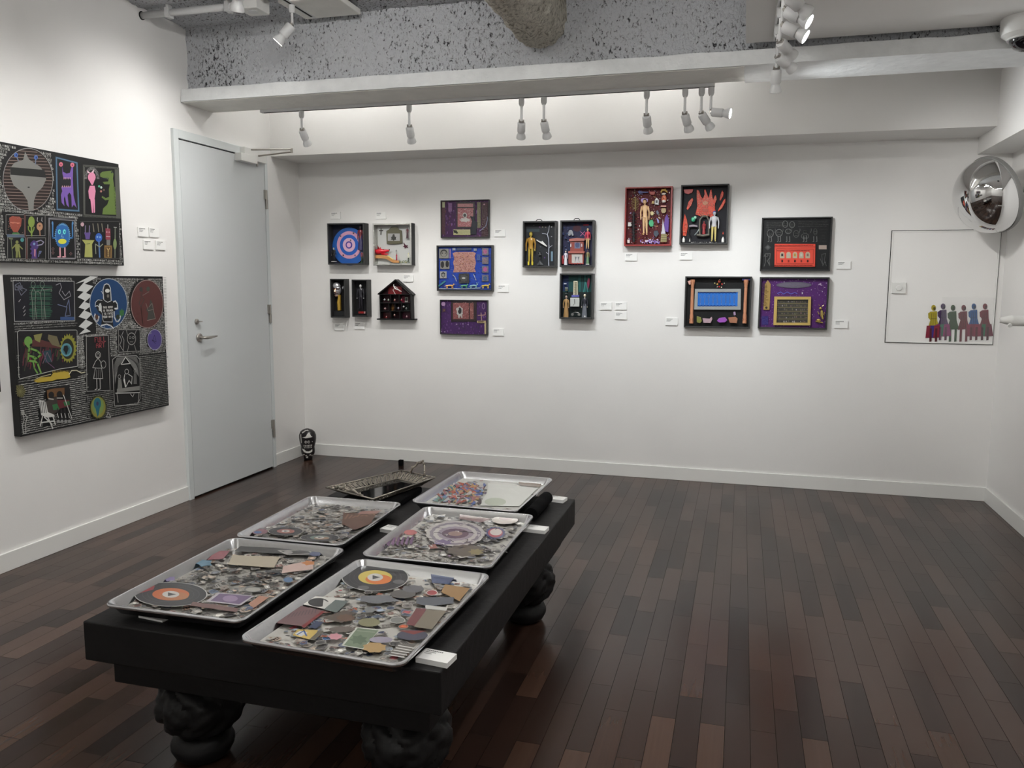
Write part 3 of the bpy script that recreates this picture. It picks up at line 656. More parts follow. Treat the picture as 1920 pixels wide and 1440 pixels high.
def sticker(A, u, v, s_, col, inside):
    r = A.r; k = r.random(); rot = r.uniform(-.9, .9); n = {}
    def tr(p): 
        x, y = p; return (u + x*math.cos(rot) - y*math.sin(rot), v + x*math.sin(rot) + y*math.cos(rot))
    wht = (168, 166, 160); dk = tuple(int(c * .35) for c in col)
    if k < .34:
        a, b = s_ * r.uniform(.6, 1.2), s_ * r.uniform(.4, .9); q = [(-a,-b),(a,-b),(a,b),(-a,b)]
    elif k < .62:
        a, b = s_ * r.uniform(.5, .9), s_ * r.uniform(.5, .9); q = [(a*math.cos(i*PI/8), b*math.sin(i*PI/8)) for i in range(16)]
    else:
        a = b = s_ * .9; q = [(s_*r.uniform(.45, 1.05)*math.cos(i*PI/6), s_*r.uniform(.45, 1.05)*math.sin(i*PI/6)) for i in range(12)]
    q2 = [tr((x*1.13, y*1.13)) for x, y in q]
    if not all(inside(*p) for p in q2): return False
    A.poly(q2, wht); A.poly([tr(p) for p in q], col)
    m = r.randrange(4); A.z += A.dz
    if m == 0: 
        for i in range(3): A.line([tr((-a*.7, b*(.5 - .5*i))), tr((a*r.uniform(.3, .7), b*(.5 - .5*i)))], s_*.13, dk, False)
    elif m == 1: A.ell((u, v), s_*.38, s_*.3, r.choice(PAL['grey'] + PAL['warm']), 10); A.ell(tr((s_*.1, s_*.05)), s_*.15, s_*.15, dk, 8)
    elif m == 2:
        pts = [tr((a*.75*r.uniform(-1, 1), b*.75*r.uniform(-1, 1))) for _ in range(7)]; A.line(pts, s_*.07, dk, False)
    else:
        pts = [tr((a*.7*math.cos(i*1.1), b*.7*math.sin(i*1.1)*r.uniform(.4, 1))) for i in range(6)]; A.poly(pts[:5], tuple(min(255, int(c*1.35)) for c in col)); A.line(pts, s_*.05, wht, False)
    return True
def pan(cx, cy, zr, w, l, rot, label, crop, seed, base, pal, draw=None, n=560, size=(.005, .018), tilt=0):
    t = empty('sheet_pan', (cx, cy, zr - .036), label, 'baking tray', None)
    b, T = pan_geo(cx, cy, zr, w, l, rot, tilt); b.build('pan_body', 'pan', t, smooth='auto')
    z = zr - .0205
    U = (T.to_3x3() @ Vector((1, 0, 0))); V = (T.to_3x3() @ Vector((0, 1, 0))); N = U.cross(V)
    A = Art((T @ Vector((0, 0, -.0300))), U, V, N, 2, crop, seed=seed, dz=.000006, z0=.00002)
    W2, L2 = w/2 - .0255, l/2 - .0255; rc = .018
    A.poly([(p[0], p[1]) for p in rrect(2*W2, 2*L2, rc, 0)], base)
    def inside(u, v):
        if abs(u) > W2 - .002 or abs(v) > L2 - .002: return False
        du, dv = abs(u) - (W2 - rc), abs(v) - (L2 - rc)
        return not (du > 0 and dv > 0 and du*du + dv*dv > rc*rc*.8)
    r = A.r; k = 0
    pool = pal
    for _ in range(n * 3):
        if k >= n: break
        if sticker(A, r.uniform(-W2, W2), r.uniform(-L2, L2), r.uniform(*size), r.choice(pool), inside): k += 1
    if draw: draw(A, inside, W2, L2)
    A.build('sticker_collage', 'resin', t)
    return t
def disc(A, cx, cy, rx, ry, inner, c2, hole=(60, 60, 62), dark=(44, 44, 48)):
    A.pell(cx, cy, rx*1.03, ry*1.03, (190, 190, 186), 40); A.pell(cx, cy, rx, ry, dark, 40)
    A.ring(cx, cy, rx*.8, ry*.8, .0007, (80, 80, 84)); A.ring(cx, cy, rx*.65, ry*.65, .0007, (74, 74, 78))
    A.pell(cx, cy, rx*.52, ry*.52, inner, 32); A.pell(cx + rx*.1, cy + ry*.15, rx*.4, ry*.36, c2, 24)
    A.pell(cx, cy, rx*.24, ry*.28, (196, 194, 190), 20); A.pell(cx, cy, rx*.16, ry*.18, hole, 3)
CR3 = (460, 1020, 1920 / 470)
def d2(A, ins, W2, L2):
    disc(A, 995, 285, 250, 105, (196, 176, 84), (206, 116, 58), (70, 70, 74))
    A.pell(1060, 200, 42, 18, (90, 90, 94)); A.pell(905, 365, 44, 16, (98, 98, 100)); A.pell(1175, 320, 44, 16, (98, 98, 100))
    A.pp([(505, 430), (770, 450), (680, 545), (440, 495)], (214, 212, 206)); A.pell(560, 480, 78, 34, (52, 52, 54)); A.pp([(600, 460), (680, 500), (590, 530)], (200, 200, 196))
    A.pp([(690, 460), (790, 470), (700, 560), (600, 535)], (100, 110, 108))
    A.pp([(380, 495), (600, 545), (440, 665), (240, 640)], (112, 84, 86)); A.pp([(590, 545), (606, 556), (450, 680), (430, 665)], (120, 40, 40))
    for i in range(10): A.pline([(300 + 26*i, 600 - 4*i), (330 + 24*i, 570 - 5*i)], .0012, (66, 56, 60))
    A.pp([(760, 540), (850, 560), (740, 640), (590, 600)], (84, 74, 66)); A.pell(770, 600, 70, 28, (98, 74, 58), 20, 0, .12)
    A.pp([(545, 625), (605, 632), (540, 685), (485, 672)], (50, 60, 90))
    A.pp([(400, 690), (560, 695), (500, 770), (362, 735)], (196, 170, 92)); A.pp([(420, 700), (480, 715), (430, 745), (380, 725)], (200, 204, 206)); A.pline([(400, 730), (450, 700), (470, 740)], .003, (60, 90, 150))
    A.pp([(570, 695), (600, 705), (530, 775), (490, 768)], (90, 86, 74))
    A.pell(690, 745, 52, 24, (198, 140, 150), 14, 0, .15)
    A.pp([(850, 672), (1030, 690), (905, 845), (735, 815)], (196, 200, 190)); A.pp([(860, 680), (1022, 697), (900, 838), (755, 812)], (110, 126, 104)); A.pell(870, 770, 60, 34, (86, 104, 82), 14, 0, .2); A.pline([(860, 700), (990, 712)], .003, (140, 150, 130))
    A.pell(1165, 618, 60, 26, (190, 188, 184)); A.pell(1165, 618, 54, 23, (122, 124, 120)); A.pell(955, 538, 42, 22, (120, 122, 122)); A.pell(1430, 405, 44, 22, (200, 190, 186)); A.pell(1430, 405, 38, 18, (152, 62, 66))
    A.pell(950, 635, 84, 34, (128, 126, 96)); A.pell(1210, 415, 96, 34, (86, 84, 82)); A.pell(1285, 375, 82, 28, (98, 98, 102))
    A.pp([(1310, 525), (1390, 530), (1300, 665), (1230, 650)], (112, 62, 64)); A.pp([(1390, 535), (1540, 545), (1430, 690), (1290, 670)], (120, 112, 98))
    A.pp([(1530, 340), (1720, 370), (1640, 470), (1500, 400)], (150, 118, 78)); A.pp([(1420, 260), (1600, 290), (1560, 340), (1430, 330)], (72, 82, 112))
    A.pp([(1310, 440), (1600, 440), (1590, 490), (1400, 510), (1310, 490)], (86, 90, 98)); A.pp([(1380, 500), (1550, 520), (1540, 545), (1380, 530)], (190, 190, 186))
    A.pp([(890, 430), (1100, 425), (1180, 470), (1000, 490), (880, 470)], (104, 106, 112))
    A.pell(1280, 735, 118, 40, (66, 66, 82)); A.pp([(1180, 700), (1390, 700), (1290, 730)], (120, 50, 48))
    A.pell(990, 830, 88, 40, (170, 140, 92), 16, 0, .1); A.pp([(1170, 800), (1320, 800), (1210, 905), (1100, 885)], (96, 92, 86))
    for i in range(5): A.pline([(1175 - 18*i, 815 + 18*i), (1290 - 18*i, 835 + 18*i)], .003, (206, 204, 200))
    A.pell(1040, 770, 90, 24, (150, 144, 160)); A.pell(740, 690, 100, 22, (98, 90, 84))
def d1(A, ins, W2, L2):
    disc(A, 440, 680, 225, 76, (186, 98, 50), (170, 110, 70))
    A.pp([(230, 640), (340, 625), (330, 650), (220, 680)], (150, 60, 66)); A.pp([(880, 372), (1380, 398), (1380, 436), (840, 404)], (62, 62, 62)); A.pline([(1120, 400), (1300, 396), (1340, 420), (1180, 428), (1120, 400)], .004, (170, 168, 164)); A.pell(1180, 412, 30, 10, (150, 148, 146))
    A.pell(1350, 422, 36, 15, (70, 80, 110)); A.pp([(720, 405), (815, 400), (770, 455), (670, 460)], (142, 84, 92)); A.pp([(830, 430), (1130, 440), (1090, 510), (800, 490)], (176, 166, 146))
    A.pp([(1150, 500), (1330, 460), (1340, 520), (1140, 545)], (196, 170, 162)); A.pell(1310, 480, 40, 14, (186, 120, 70), 10, 0, .2); A.pell(650, 480, 50, 22, (92, 128, 150), 10, 0, .2)
    A.pp([(1040, 526), (1130, 528), (1128, 542), (1036, 540)], (50, 50, 52))
    for i in range(26): x = 560 + 520*A.r.random(); y = 540 + 70*A.r.random(); A.pline([(x, y), (x + 60*A.r.random(), y + 20*A.r.random() - 10), (x + 90*A.r.random(), y + 10)], .004, (66, 64, 62))
    A.pp([(740, 668), (970, 690), (880, 752), (660, 726)], (180, 176, 182)); A.pp([(750, 675), (950, 693), (872, 744), (690, 722)], (112, 92, 124)); A.pell(815, 708, 48, 20, (150, 130, 160))
    A.pp([(580, 728), (870, 770), (855, 795), (560, 752)], (112, 82, 78)); A.pp([(930, 740), (1000, 690), (1060, 700), (960, 770)], (176, 130, 110)); A.pell(940, 768, 22, 9, (70, 80, 110)); A.pell(1180, 588, 30, 16, (84, 112, 146)); A.pell(430, 580, 40, 16, (130, 118, 160), 10, 0, .2)
    A.pell(960, 650, 60, 18, (120, 120, 118)); A.pell(960, 650, 46, 13, (168, 166, 160))
def d3(A, ins, W2, L2):
    disc(A, 1165, 277, 108, 27, (140, 90, 84), (150, 96, 86)); disc(A, 1380, 318, 120, 24, (110, 128, 120), (150, 120, 100)); A.pp([(1530, 160), (1740, 160), (1700, 230), (1600, 270), (1520, 230)], (92, 66, 52)); 
    A.pp([(1640, 150), (1770, 145), (1740, 165), (1620, 168)], (150, 112, 104)); A.pell(1000, 280, 50, 18, (126, 90, 100)); A.pell(990, 284, 24, 8, (70, 104, 150))
    for i in range(8): A.pline([(1540 + 25*i, 200 - 5*i), (1560 + 24*i, 170 + 5*(i % 3))], .005, (128, 96, 76))
    for i in range(14): A.pline([(1030 + 12*i, 225 - 7*i), (1050 + 12*i, 232 - 7*i)], .002, (110, 120, 130))
CR4 = (660, 860, 1920 / 430)
def d4(A, ins, W2, L2):
    for rx, ry, c in ((245, 110, (176, 172, 168)), (215, 94, (128, 120, 130)), (185, 80, (186, 182, 178)), (150, 60, (150, 140, 150)), (112, 42, (98, 78, 92)), (60, 20, (150, 128, 118))): A.pell(865, 655, rx, ry, c, 36, 0, .02)
    A.pell(1200, 650, 82, 52, (70, 74, 110), 28, 0, .06); A.pell(1200, 648, 62, 38, (160, 70, 80)); A.pell(1205, 642, 50, 28, (196, 188, 182))
    for i in range(7): A.pp([(250 + 38*i, 745 - 2*i), (275 + 38*i, 690 - 2*i), (292 + 38*i, 692 - 2*i), (272 + 38*i, 765 - 2*i)], (104, 76, 108))
    A.pell(490, 645, 55, 22, (176, 104, 104)); A.pp([(900, 490), (1170, 530), (1080, 560), (900, 530)], (136, 112, 110)); A.pell(1280, 540, 110, 34, (196, 188, 180)); A.pell(1290, 525, 60, 18, (170, 150, 146))
    A.pell(950, 800, 160, 50, (96, 88, 78), 26, 0, .08); A.pell(1040, 810, 60, 24, (132, 122, 84), 14, 0, .2); A.pp([(640, 750), (700, 745), (720, 780), (650, 785)], (134, 76, 66)); A.pell(760, 730, 74, 24, (112, 98, 130), 12, 0, .2)
    for i in range(70):
        x, y = 500 + 750*A.r.random(), 560 + 270*A.r.random(); A.pline([(x, y), (x + 50*A.r.random(), y + 16*A.r.random() - 8), (x + 66*A.r.random(), y + 10)], .003, A.r.choice([(60, 56, 60), (196, 192, 188), (90, 80, 84)]))
def d5(A, ins, W2, L2):
    A.pp([(1140, 210), (1560, 250), (1400, 405), (1060, 400), (1130, 290)], (206, 208, 202)); A.pp([(1150, 190), (1380, 205), (1380, 235), (1160, 215)], (200, 200, 194)); A.pp([(1390, 190), (1590, 205), (1570, 245), (1400, 230)], (142, 128, 116))
    A.pell(1200, 368, 90, 34, (176, 184, 166)); A.pell(1068, 368, 18, 26, (56, 46, 44)); A.pline([(1150, 260), (1300, 240), (1400, 300), (1200, 320)], .003, (210, 212, 206))
    pc = [(70, 90, 150), (170, 84, 60), (186, 182, 180), (60, 60, 66), (176, 140, 90), (112, 144, 170), (150, 96, 100), (90, 130, 120)]
    for i in range(230):
        k = A.r.random(); m = A.r.random(); x = 780 + 330*k - 120*m; y = 210 + 150*m + 20*k; s_ = 10 + 22*A.r.random()
        A.pell(min(1120, x + s_), y, s_, s_*.4, A.r.choice(pc), 6, A.r.uniform(-1, 1), .35)
G = PAL['grey'] * 3
Z = TZ
def riser(name, x0, y0, x1, y1, h, label, bev=.008): tag(MB().box((x0, y0, TZ + .0005), (x1, y1, TZ + h)).build(name, 'velvet', bevel=bev), label, 'display block')
ZR = TZ + .051
pan(-1.475, 2.095, ZR, .447, .622, math.radians(1.0), 'sheet pan nearest the left front corner of the table, orange record at its near end', (190, 920, 1920/570), 5, (158, 156, 150), G + PAL['warm'] + PAL['cool'][:1], d1)
pan(-.957, 2.005, ZR, .463, .640, math.radians(-2.2), 'sheet pan at the right front of the table with a large yellow and orange record', CR3, 6, (188, 186, 180), G + PAL['warm'] + PAL['cool'] + PAL['pop'][:3], d2)
pan(-1.503, 2.70, ZR + .003, .42, .56, math.radians(1.5), 'sheet pan in the middle of the left row, brown animal picture at its right', (190, 920, 1920/570), 7, (160, 158, 154), G + PAL['warm'][:2] + PAL['cool'][:2], d3)
pan(-.967, 2.672, ZR, .455, .615, math.radians(1.0), 'sheet pan in the middle of the right row with a purple and white swirl', CR4, 8, (176, 174, 168), G + [(196, 194, 188), (112, 92, 112)], d4)
pan(-1.0475, 3.303, ZR, .466, .578, math.radians(-1.5), 'far right sheet pan, colourful heap left and white paper right', CR4, 9, (188, 188, 182), PAL['pop'] + G, d5, n=150)
riser('riser_block', -1.63, 1.88, -1.32, 2.33, .0148, 'low black block under the near left sheet pan')
riser('riser_block', -1.10, 1.80, -.82, 2.22, .0148, 'low black block under the near right sheet pan')
riser('riser_block', -1.65, 2.50, -1.36, 2.90, .0178, 'low black block under the middle left sheet pan')
riser('riser_block', -1.12, 2.48, -.82, 2.78, .0148, 'low black block under the middle right sheet pan')
riser('riser_block', -1.22, 3.06, -.88, 3.38, .0148, 'low black block under the far right sheet pan')
b = MB(); b.tube([(-.778, y_, TZ + .0285 + .0015 * math.sin(y_ * 60)) for y_ in [3.05 + .016*i for i in range(18)]], [.027] * 18, 18); tag(b.build('rolled_cloth', 'velvet', smooth='auto'), 'rolled black cloth lying along the right edge of the far right pan', 'cloth')
riser('riser_block', -1.62, 3.06, -1.36, 3.34, .030, 'black block under the ornate serving tray')

# ------------------------------------------------------------------ ornate serving tray
P4 = [Vector((-1.700, 3.075, 0)), Vector((-1.517, 3.465, 0)), Vector((-1.315, 3.385, 0)), Vector((-1.425, 2.965, 0))]   # left, top, right, bottom corners
c = sum(P4, Vector()) / 4; zt = TZ + .034
t = empty('serving_tray', (c.x, c.y, zt), 'tarnished silver serving tray with pierced scrollwork rim and two handles, far left of table', 'serving tray')
IN = [c + (p - c) * .74 for p in P4]
MB().prism([Vector((p.x, p.y, zt)) for p in IN], (0, 0, .004)).build('tray_floor', 'mirrorblack', t)
b = MB(); rim = MB(); rr_ = random.Random(4)
def lift(p, k): q = c + (p - c) * (.74 + .26*k); return Vector((q.x, q.y, zt + .004 + .026*k))
for i in range(4):
    a0, a1 = P4[i], P4[(i+1) % 4]; L_ = (a1 - a0).length
    for k, rad in ((0, .0035), (1, .003)): b.tube([lift(a0, k), lift(a1, k)], rad, 6)
    n = int(L_ / .015)
    for j in range(n):
        m0 = a0.lerp(a1, (j + .5) / n); s1 = 1 if j % 2 else -1; pts = []
        for q in range(12):
            an = q / 11 * 1.6 * PI * s1 + rr_.uniform(-.1, .1); rad = .5 * (1 - q / 16)
            k = .5 + rad * math.sin(an) * .95; sh = rad * math.cos(an) * .019 / L_
            pts.append(lift(m0 + (a1 - a0) * sh * 1.2, max(0, min(1.06, k))))
        b.tube(pts, [.0026 - .0001*q for q in range(12)], 5)
        b.ell(lift(m0, .5 + .2*s1), .004, 6)
        pts = [lift(a0.lerp(a1, (j + .15) / n), 0), lift(a0.lerp(a1, (j + .45) / n), .55 + .2*s1), lift(a0.lerp(a1, (j + .95) / n), 1)]; b.tube(pts, .002, 5)
b.build('pierced_rim', 'antique', t, smooth=True)
def handle(p0, p1, h, out):
    b = MB(); d = p1 - p0; o_ = Vector(out).normalized() * .03; pts = []
    for i in range(17):
        k = i / 16; z = math.sin(PI * k) ** .6 * h; wv = .004 * math.sin(k * 26)
        pts.append(p0 + d*k + o_ * math.sin(PI * k) + Vector((0, 0, z + wv)))
    b.tube(pts, [.0035 + .002 * abs(math.sin(i * 1.3)) for i in range(17)], 7)
    for i in (1, 4, 7, 9, 12, 15): b.ell(pts[i] + Vector((0, 0, .004)), .006, 6)
    b.build('tray_handle', 'antique', t, smooth=True)
handle(lift(P4[1].lerp(P4[2], .30), .9), lift(P4[1].lerp(P4[2], .72), .9), .055, (.4, .9, 0))
handle(lift(P4[0].lerp(P4[3], .18), .9), lift(P4[0].lerp(P4[3], .78), .9), .028, (-.4, -.9, 0))

# ------------------------------------------------------------------ label cards
def card(O, U, V, N, w, h, th, label, group='label cards on the walls', seed=0, rows=3):
    """foam-board caption card, O centre of its back face"""
    O, U, V, N = Vector(O), Vector(U), Vector(V), Vector(N)
    t = empty('label_card', O, label, 'label card', group); b = MB()
    f = [O + U*sx*w/2 + V*sy*h/2 + N*sz for sz in (.0003, th) for sx, sy in ((-1,-1),(1,-1),(1,1),(-1,1))]
    b.add(f, [(0,3,2,1),(4,5,6,7),(0,1,5,4),(1,2,6,5),(2,3,7,6),(3,0,4,7)]); b.build('card', 'board', t)
    r = random.Random(seed); k = MB()
    for i in range(rows):
        v = h*.34 - i*h*.15; l = w * ([.55, .38, .3][i]) * r.uniform(.8, 1.1); u0 = -w*.40; n = 9
        for j in range(n):
            a, b_ = u0 + l*j/n, u0 + l*(j + .72)/n; hh = h*(.028 if i else .04)
            k.add([O + U*a + V*(v - hh) + N*(th + .0003), O + U*b_ + V*(v - hh) + N*(th + .0003), O + U*b_ + V*(v + hh) + N*(th + .0003), O + U*a + V*(v + hh) + N*(th + .0003)], [(0, 1, 2, 3)])
    k.build('caption', 'ink', t)
X3, Y3, Z3 = (1, 0, 0), (0, 1, 0), (0, 0, 1)
CW = [(629, 404, 'label card above the bullseye shadow box'), (714, 404, 'label card above the red wolf shadow box'), (765, 522, 'label card at the upper right of the house-shaped shelf'),
 (636, 613, 'label card under the metallic bust box'), (674, 611, 'label card under the narrow box with the small dark figure'), (937, 437, 'label card right of the topmost purple collage'),
 (943, 541, 'label card right of the framed blue collage'), (934, 623, 'label card right of the lowest purple collage'), (1136, 574, 'label card beside the teal box, left of its three'),
 (1164, 574, 'label card upper right of the three beside the teal box'), (1164, 592, 'label card lowest of the three beside the teal box'), (1183, 482, 'label card under the red-framed shadow box'),
 (1286, 480, 'label card under the flame and skull shadow box'), (1259, 603, 'label card left of the framed collage with two columns'), (1582, 497, 'label card right of the chalk drawing frame with red panel'), (1577, 608, 'label card right of the framed purple glitter collage')]
for i, (x, y, lb) in enumerate(CW):
    p = on(x, y, 1, YB - .008); card((p.x, YB, p.z), X3, Z3, (0, -1, 0), .085, .052, .008, lb, seed=i)
for i, (x, y, lb) in enumerate([(269, 435, 'left card of the upper pair on the left wall'), (289, 436, 'right card of the upper pair on the left wall'), (279, 459, 'left card of the lower pair on the left wall'), (302, 460, 'right card of the lower pair on the left wall')]):
    p = on(x, y, 0, XL + .008); card((XL, p.y, p.z), Y3, Z3, (1, 0, 0), .083, .054, .008, lb, seed=20 + i)
for i, (x, y, rot, lb) in enumerate([(818, 1229, 6, 'thick label card at the near right corner of the table'), (1005, 989, 4, 'thick label card beside the right middle pan'), (1042, 933, 8, 'thick label card by the far right pan near the end of the table'), (738, 990, 10, 'label card lying between the two pan rows'), (296, 1147, 6, 'label card tucked under the near left pan')]):
    p = on(x, y, 2, TZ + .014); a = math.radians(-rot)
    card((p.x, p.y, TZ), (math.cos(a), math.sin(a), 0), (-math.sin(a), math.cos(a), 0), Z3, .088, .056, .014 if i < 4 else .006, lb, 'label cards on the table', seed=30 + i)

# ------------------------------------------------------------------ things on the floor
p = on(752, 873, 2, 0); tag(MB().box((p.x - .016, p.y - .016, .0005), (p.x + .016, p.y + .016, .045)).build('small_block', 'velvet', bevel=.002), 'small black block standing on the floor near the back baseboard', 'block')
sp = Vector((-3.245, 5.60, 0)); t = empty('skull_figurine', sp, 'black and white painted skull head standing on the floor in the back left corner', 'sculpture')
b = MB(); R = []
prof = [(.0, .034), (.02, .036), (.035, .038), (.05, .052), (.07, .056), (.09, .056), (.105, .054), (.125, .060), (.15, .066), (.175, .069), (.20, .068), (.225, .058), (.24, .040), (.25, .012)]
for z, r in prof: R.append([sp + Vector((r*math.cos(2*PI*j/28), r*.82*math.sin(2*PI*j/28), z + .001)) for j in range(28)])
b.rings(R, (24, 20, 22)); b.build('head', 'gloss', t, smooth=True)
fd = (CAMP - sp); fd.z = 0; fd.normalize(); ud = Vector((0, 0, 1)).cross(fd)
def rad(z):
    for (z0, r0), (z1, r1) in zip(prof, prof[1:]):
        if z0 <= z <= z1: return r0 + (r1 - r0) * (z - z0) / (z1 - z0)
    return .01
def onskull(x, y):      # crop coordinates 823x1440 of the face -> surface
    z = .252 * (1 - (y - 80) / 1270); u = (x - 410) / 370 * .068; r = rad(z) + .0006; 
    k = math.sqrt(max(0, 1 - min(.999, (u / r) ** 2))); return sp + Vector((0, 0, z)) + ud * max(-r, min(r, u)) + fd * (r * k * .9 + .0014)
def sk(pts, col):
    for tr in tessellate_polygon([[Vector((x, y, 0)) for x, y in pts]]):
        # subdivide each triangle so it follows the round surface
        A_, B_, C_ = [Vector(pts[i]) for i in tr]; n = 4
        for i in range(n):
            for j in range(n - i):
                f = lambda a, b_: onskull(*(A_ + (B_ - A_) * a / n + (C_ - A_) * b_ / n))
                face.add([f(i, j), f(i + 1, j), f(i, j + 1)], [(0, 1, 2)], col)
                if j < n - i - 1: face.add([f(i + 1, j), f(i + 1, j + 1), f(i, j + 1)], [(0, 1, 2)], col)
face = MB(); W_ = (205, 203, 198)
sk([(180, 390), (340, 350), (400, 250), (480, 200), (560, 350), (640, 380), (500, 400), (330, 420)], W_)
for cx in (330, 450): sk([(cx + 50*math.cos(i*PI/5), 575 + 60*math.sin(i*PI/5)) for i in range(10)], W_); sk([(cx + 8 + 26*math.cos(i*PI/4), 578 + 40*math.sin(i*PI/4)) for i in range(8)], (20, 18, 20))
sk([(160, 850), (260, 880), (340, 950), (440, 960), (520, 930), (600, 870), (640, 880), (590, 970), (480, 1030), (360, 1030), (240, 980)], W_)
for i in range(6): sk([(235 + 62*i, 690), (275 + 62*i, 690), (270 + 62*i, 770), (240 + 62*i, 770)], W_); sk([(250 + 58*i, 795), (285 + 58*i, 795), (282 + 58*i, 830), (255 + 58*i, 830)], W_)
for s_, x in ((1, 110), (-1, 720)): sk([(x, 300), (x + 35*s_, 260), (x + 60*s_, 600), (x + 20*s_, 640)], (176, 174, 170))
sk([(180, 200), (330, 120), (520, 110), (640, 190), (620, 215), (500, 140), (340, 150), (200, 240)], (176, 174, 170))
for x, y in ((200, 1080), (300, 1120), (470, 1090), (540, 1130), (340, 1190)): sk([(x, y), (x + 70, y - 20), (x + 60, y + 50), (x - 20, y + 40)], W_)
sk([(570, 550), (650, 560), (670, 640), (610, 600)], W_); face.build('painted_face', 'gloss', t)
# ------------------------------------------------------------------ paintings on the left wall
CH = (176, 176, 172)
def canvas(y0, y1, z0, z1, th, label):
    t = empty('painting', (XL, (y0 + y1) / 2, z0), label, 'painting')
    MB().box((XL + .001, y0, z0), (XL + th, y1, z1), (24, 24, 25)).build('canvas', 'paint', t, bevel=.0015)
    return t
def lart(th, crop, seed):
    A = Art((XL + th, 0, 0), (0, 1, 0), (0, 0, 1), (1, 0, 0), 0, crop, seed=seed); A.wf = 1.2; return A
TH = .042
e = [on(0, 266, 0, XL + TH), on(224, 308, 0, XL + TH), on(231, 498, 0, XL + TH)]
uy1 = (e[1].y + e[2].y) / 2; uz1 = e[1].z; uz0 = e[2].z; uy0 = uy1 - 1.12
t = canvas(uy0, uy1, uz0, uz1, TH, 'upper black chalk-style painting with purple monster and green dinosaur, beside the door')
A = lart(TH, (0, 250, 1329/240), 11)
H = [A.inell(290, 480, 255, 325, .004), A.inrect(575, 240, 825, 815), A.inrect(860, 330, 1235, 880), A.inrect(55, 845, 470, 1300), A.inrect(500, 880, 780, 1305), A.inrect(830, 915, 1230, 1295)]
A.fill_glyphs(uy0 + .004, uz0 + .004, uy1 - .004, uz1 - .004, .0135, .0026, CH, H)
A.pell(290, 480, 262, 328, (150, 150, 150), 48); A.pell(290, 480, 256, 321, (44, 34, 32), 48)
for i in range(20):
    y = 180 + i*33; k = 1 - ((y - 480) / 325) ** 2
    if k > .03: k = math.sqrt(k) * 250; A.pline([(290 - k, y), (290 + k, y + 16)], .0022, (140, 122, 114))
A.pp([(260, 190), (300, 270), (360, 310), (420, 350), (470, 430), (478, 480), (440, 560), (380, 620), (352, 700), (348, 805), (298, 805), (285, 700), (230, 610), (140, 540), (105, 450), (105, 360), (150, 305), (240, 275)], (128, 128, 124))
A.pp([(105, 350), (460, 380), (480, 460), (108, 430)], (36, 36, 36)); A.pell(297, 560, 12, 7, (30, 30, 30), 10)
for x, y, x2, y2 in ((165, 225, 190, 285), (372, 250, 366, 320)): A.pline([(x, y), (x2, y2)], .005, (110, 120, 140)); A.pell(x, y, 20, 24, (78, 110, 176), 14); A.pell(x + 4, y + 2, 9, 12, (40, 60, 120), 10)
A.pp([(575, 240), (805, 300), (825, 815), (585, 800)], (60, 92, 122)); A.pp([(592, 262), (790, 315), (808, 795), (602, 780)], (30, 30, 34)); A.pline([(585, 252), (798, 306), (816, 805), (594, 790), (585, 252)], .0016, (120, 150, 170))
PU = (124, 92, 176)
A.pp([(645, 340), (655, 400), (690, 418), (725, 410), (742, 345), (758, 350), (755, 470), (758, 540), (762, 640), (775, 700), (795, 775), (765, 740), (745, 770), (738, 640), (720, 615), (700, 640), (715, 770), (690, 740), (672, 650), (662, 680), (668, 755), (640, 720), (632, 640), (645, 600), (636, 560), (735, 552), (735, 470), (660, 470), (648, 420)], PU)
A.pell(632, 322, 20, 24, (226, 120, 140), 14); A.pell(750, 328, 21, 24, (226, 120, 140), 14); A.pell(632, 325, 8, 10, (150, 60, 90), 8); A.pell(750, 330, 8, 10, (150, 60, 90), 8)
for i in range(5): A.pp([(658 + 16*i, 458), (668 + 16*i, 458), (663 + 16*i, 482)], (222, 170, 176)); A.pp([(640 + 20*i, 560), (652 + 20*i, 560), (646 + 20*i, 538)], (222, 170, 176))
A.pp([(860, 325), (1235, 355), (1252, 885), (866, 868)], (86, 88, 82)); A.pp([(880, 350), (1190, 370), (1205, 862), (884, 840)], (22, 22, 24))
for i in range(24): A.pline([(872 + 14.5*i, 334 + 1.2*i), (880 + 14.5*i, 350 + 1.2*i)], .0025, (28, 28, 28)); A.pline([(872 + 14*i, 850 + 1*i), (880 + 14*i, 866 + i)], .0025, (28, 28, 28))
for i in range(24):
    a = PI + i * PI / 23 * 1.0; A.pline([(950 + 52*math.cos(a), 470 + 90*math.sin(a)), (950 + 78*math.cos(a), 470 + 120*math.sin(a))], .0022, (150, 150, 148))
PK = (230, 146, 178)
A.pell(950, 455, 40, 50, PK, 20); A.pp([(920, 480), (982, 480), (962, 535), (948, 535)], PK); A.pp([(898, 382), (935, 410), (910, 415)], (236, 200, 214)); A.pp([(975, 372), (968, 412), (945, 405)], (236, 200, 214))
A.pp([(930, 545), (980, 545), (990, 600), (978, 690), (924, 680), (914, 600)], PK); A.pp([(935, 680), (962, 682), (966, 825), (952, 825)], PK); A.pp([(962, 682), (982, 685), (984, 820), (972, 828)], PK)
GR = (98, 120, 60)
A.pp([(1035, 420), (1060, 398), (1120, 392), (1160, 388), (1176, 420), (1170, 470), (1180, 540), (1200, 640), (1192, 740), (1200, 845), (1060, 842), (1068, 780), (1110, 740), (1128, 690), (1090, 695), (1052, 665), (1058, 650), (1095, 672), (1130, 660), (1128, 580), (1138, 530), (1080, 528), (1064, 505), (1120, 500), (1125, 480), (1070, 462), (1038, 450)], GR)
for i in range(9): A.pp([(1172 + 3*i, 540 + 34*i), (1175 + 3*i, 572 + 34*i), (1196 + 2*i, 568 + 34*i)], (84, 104, 52))
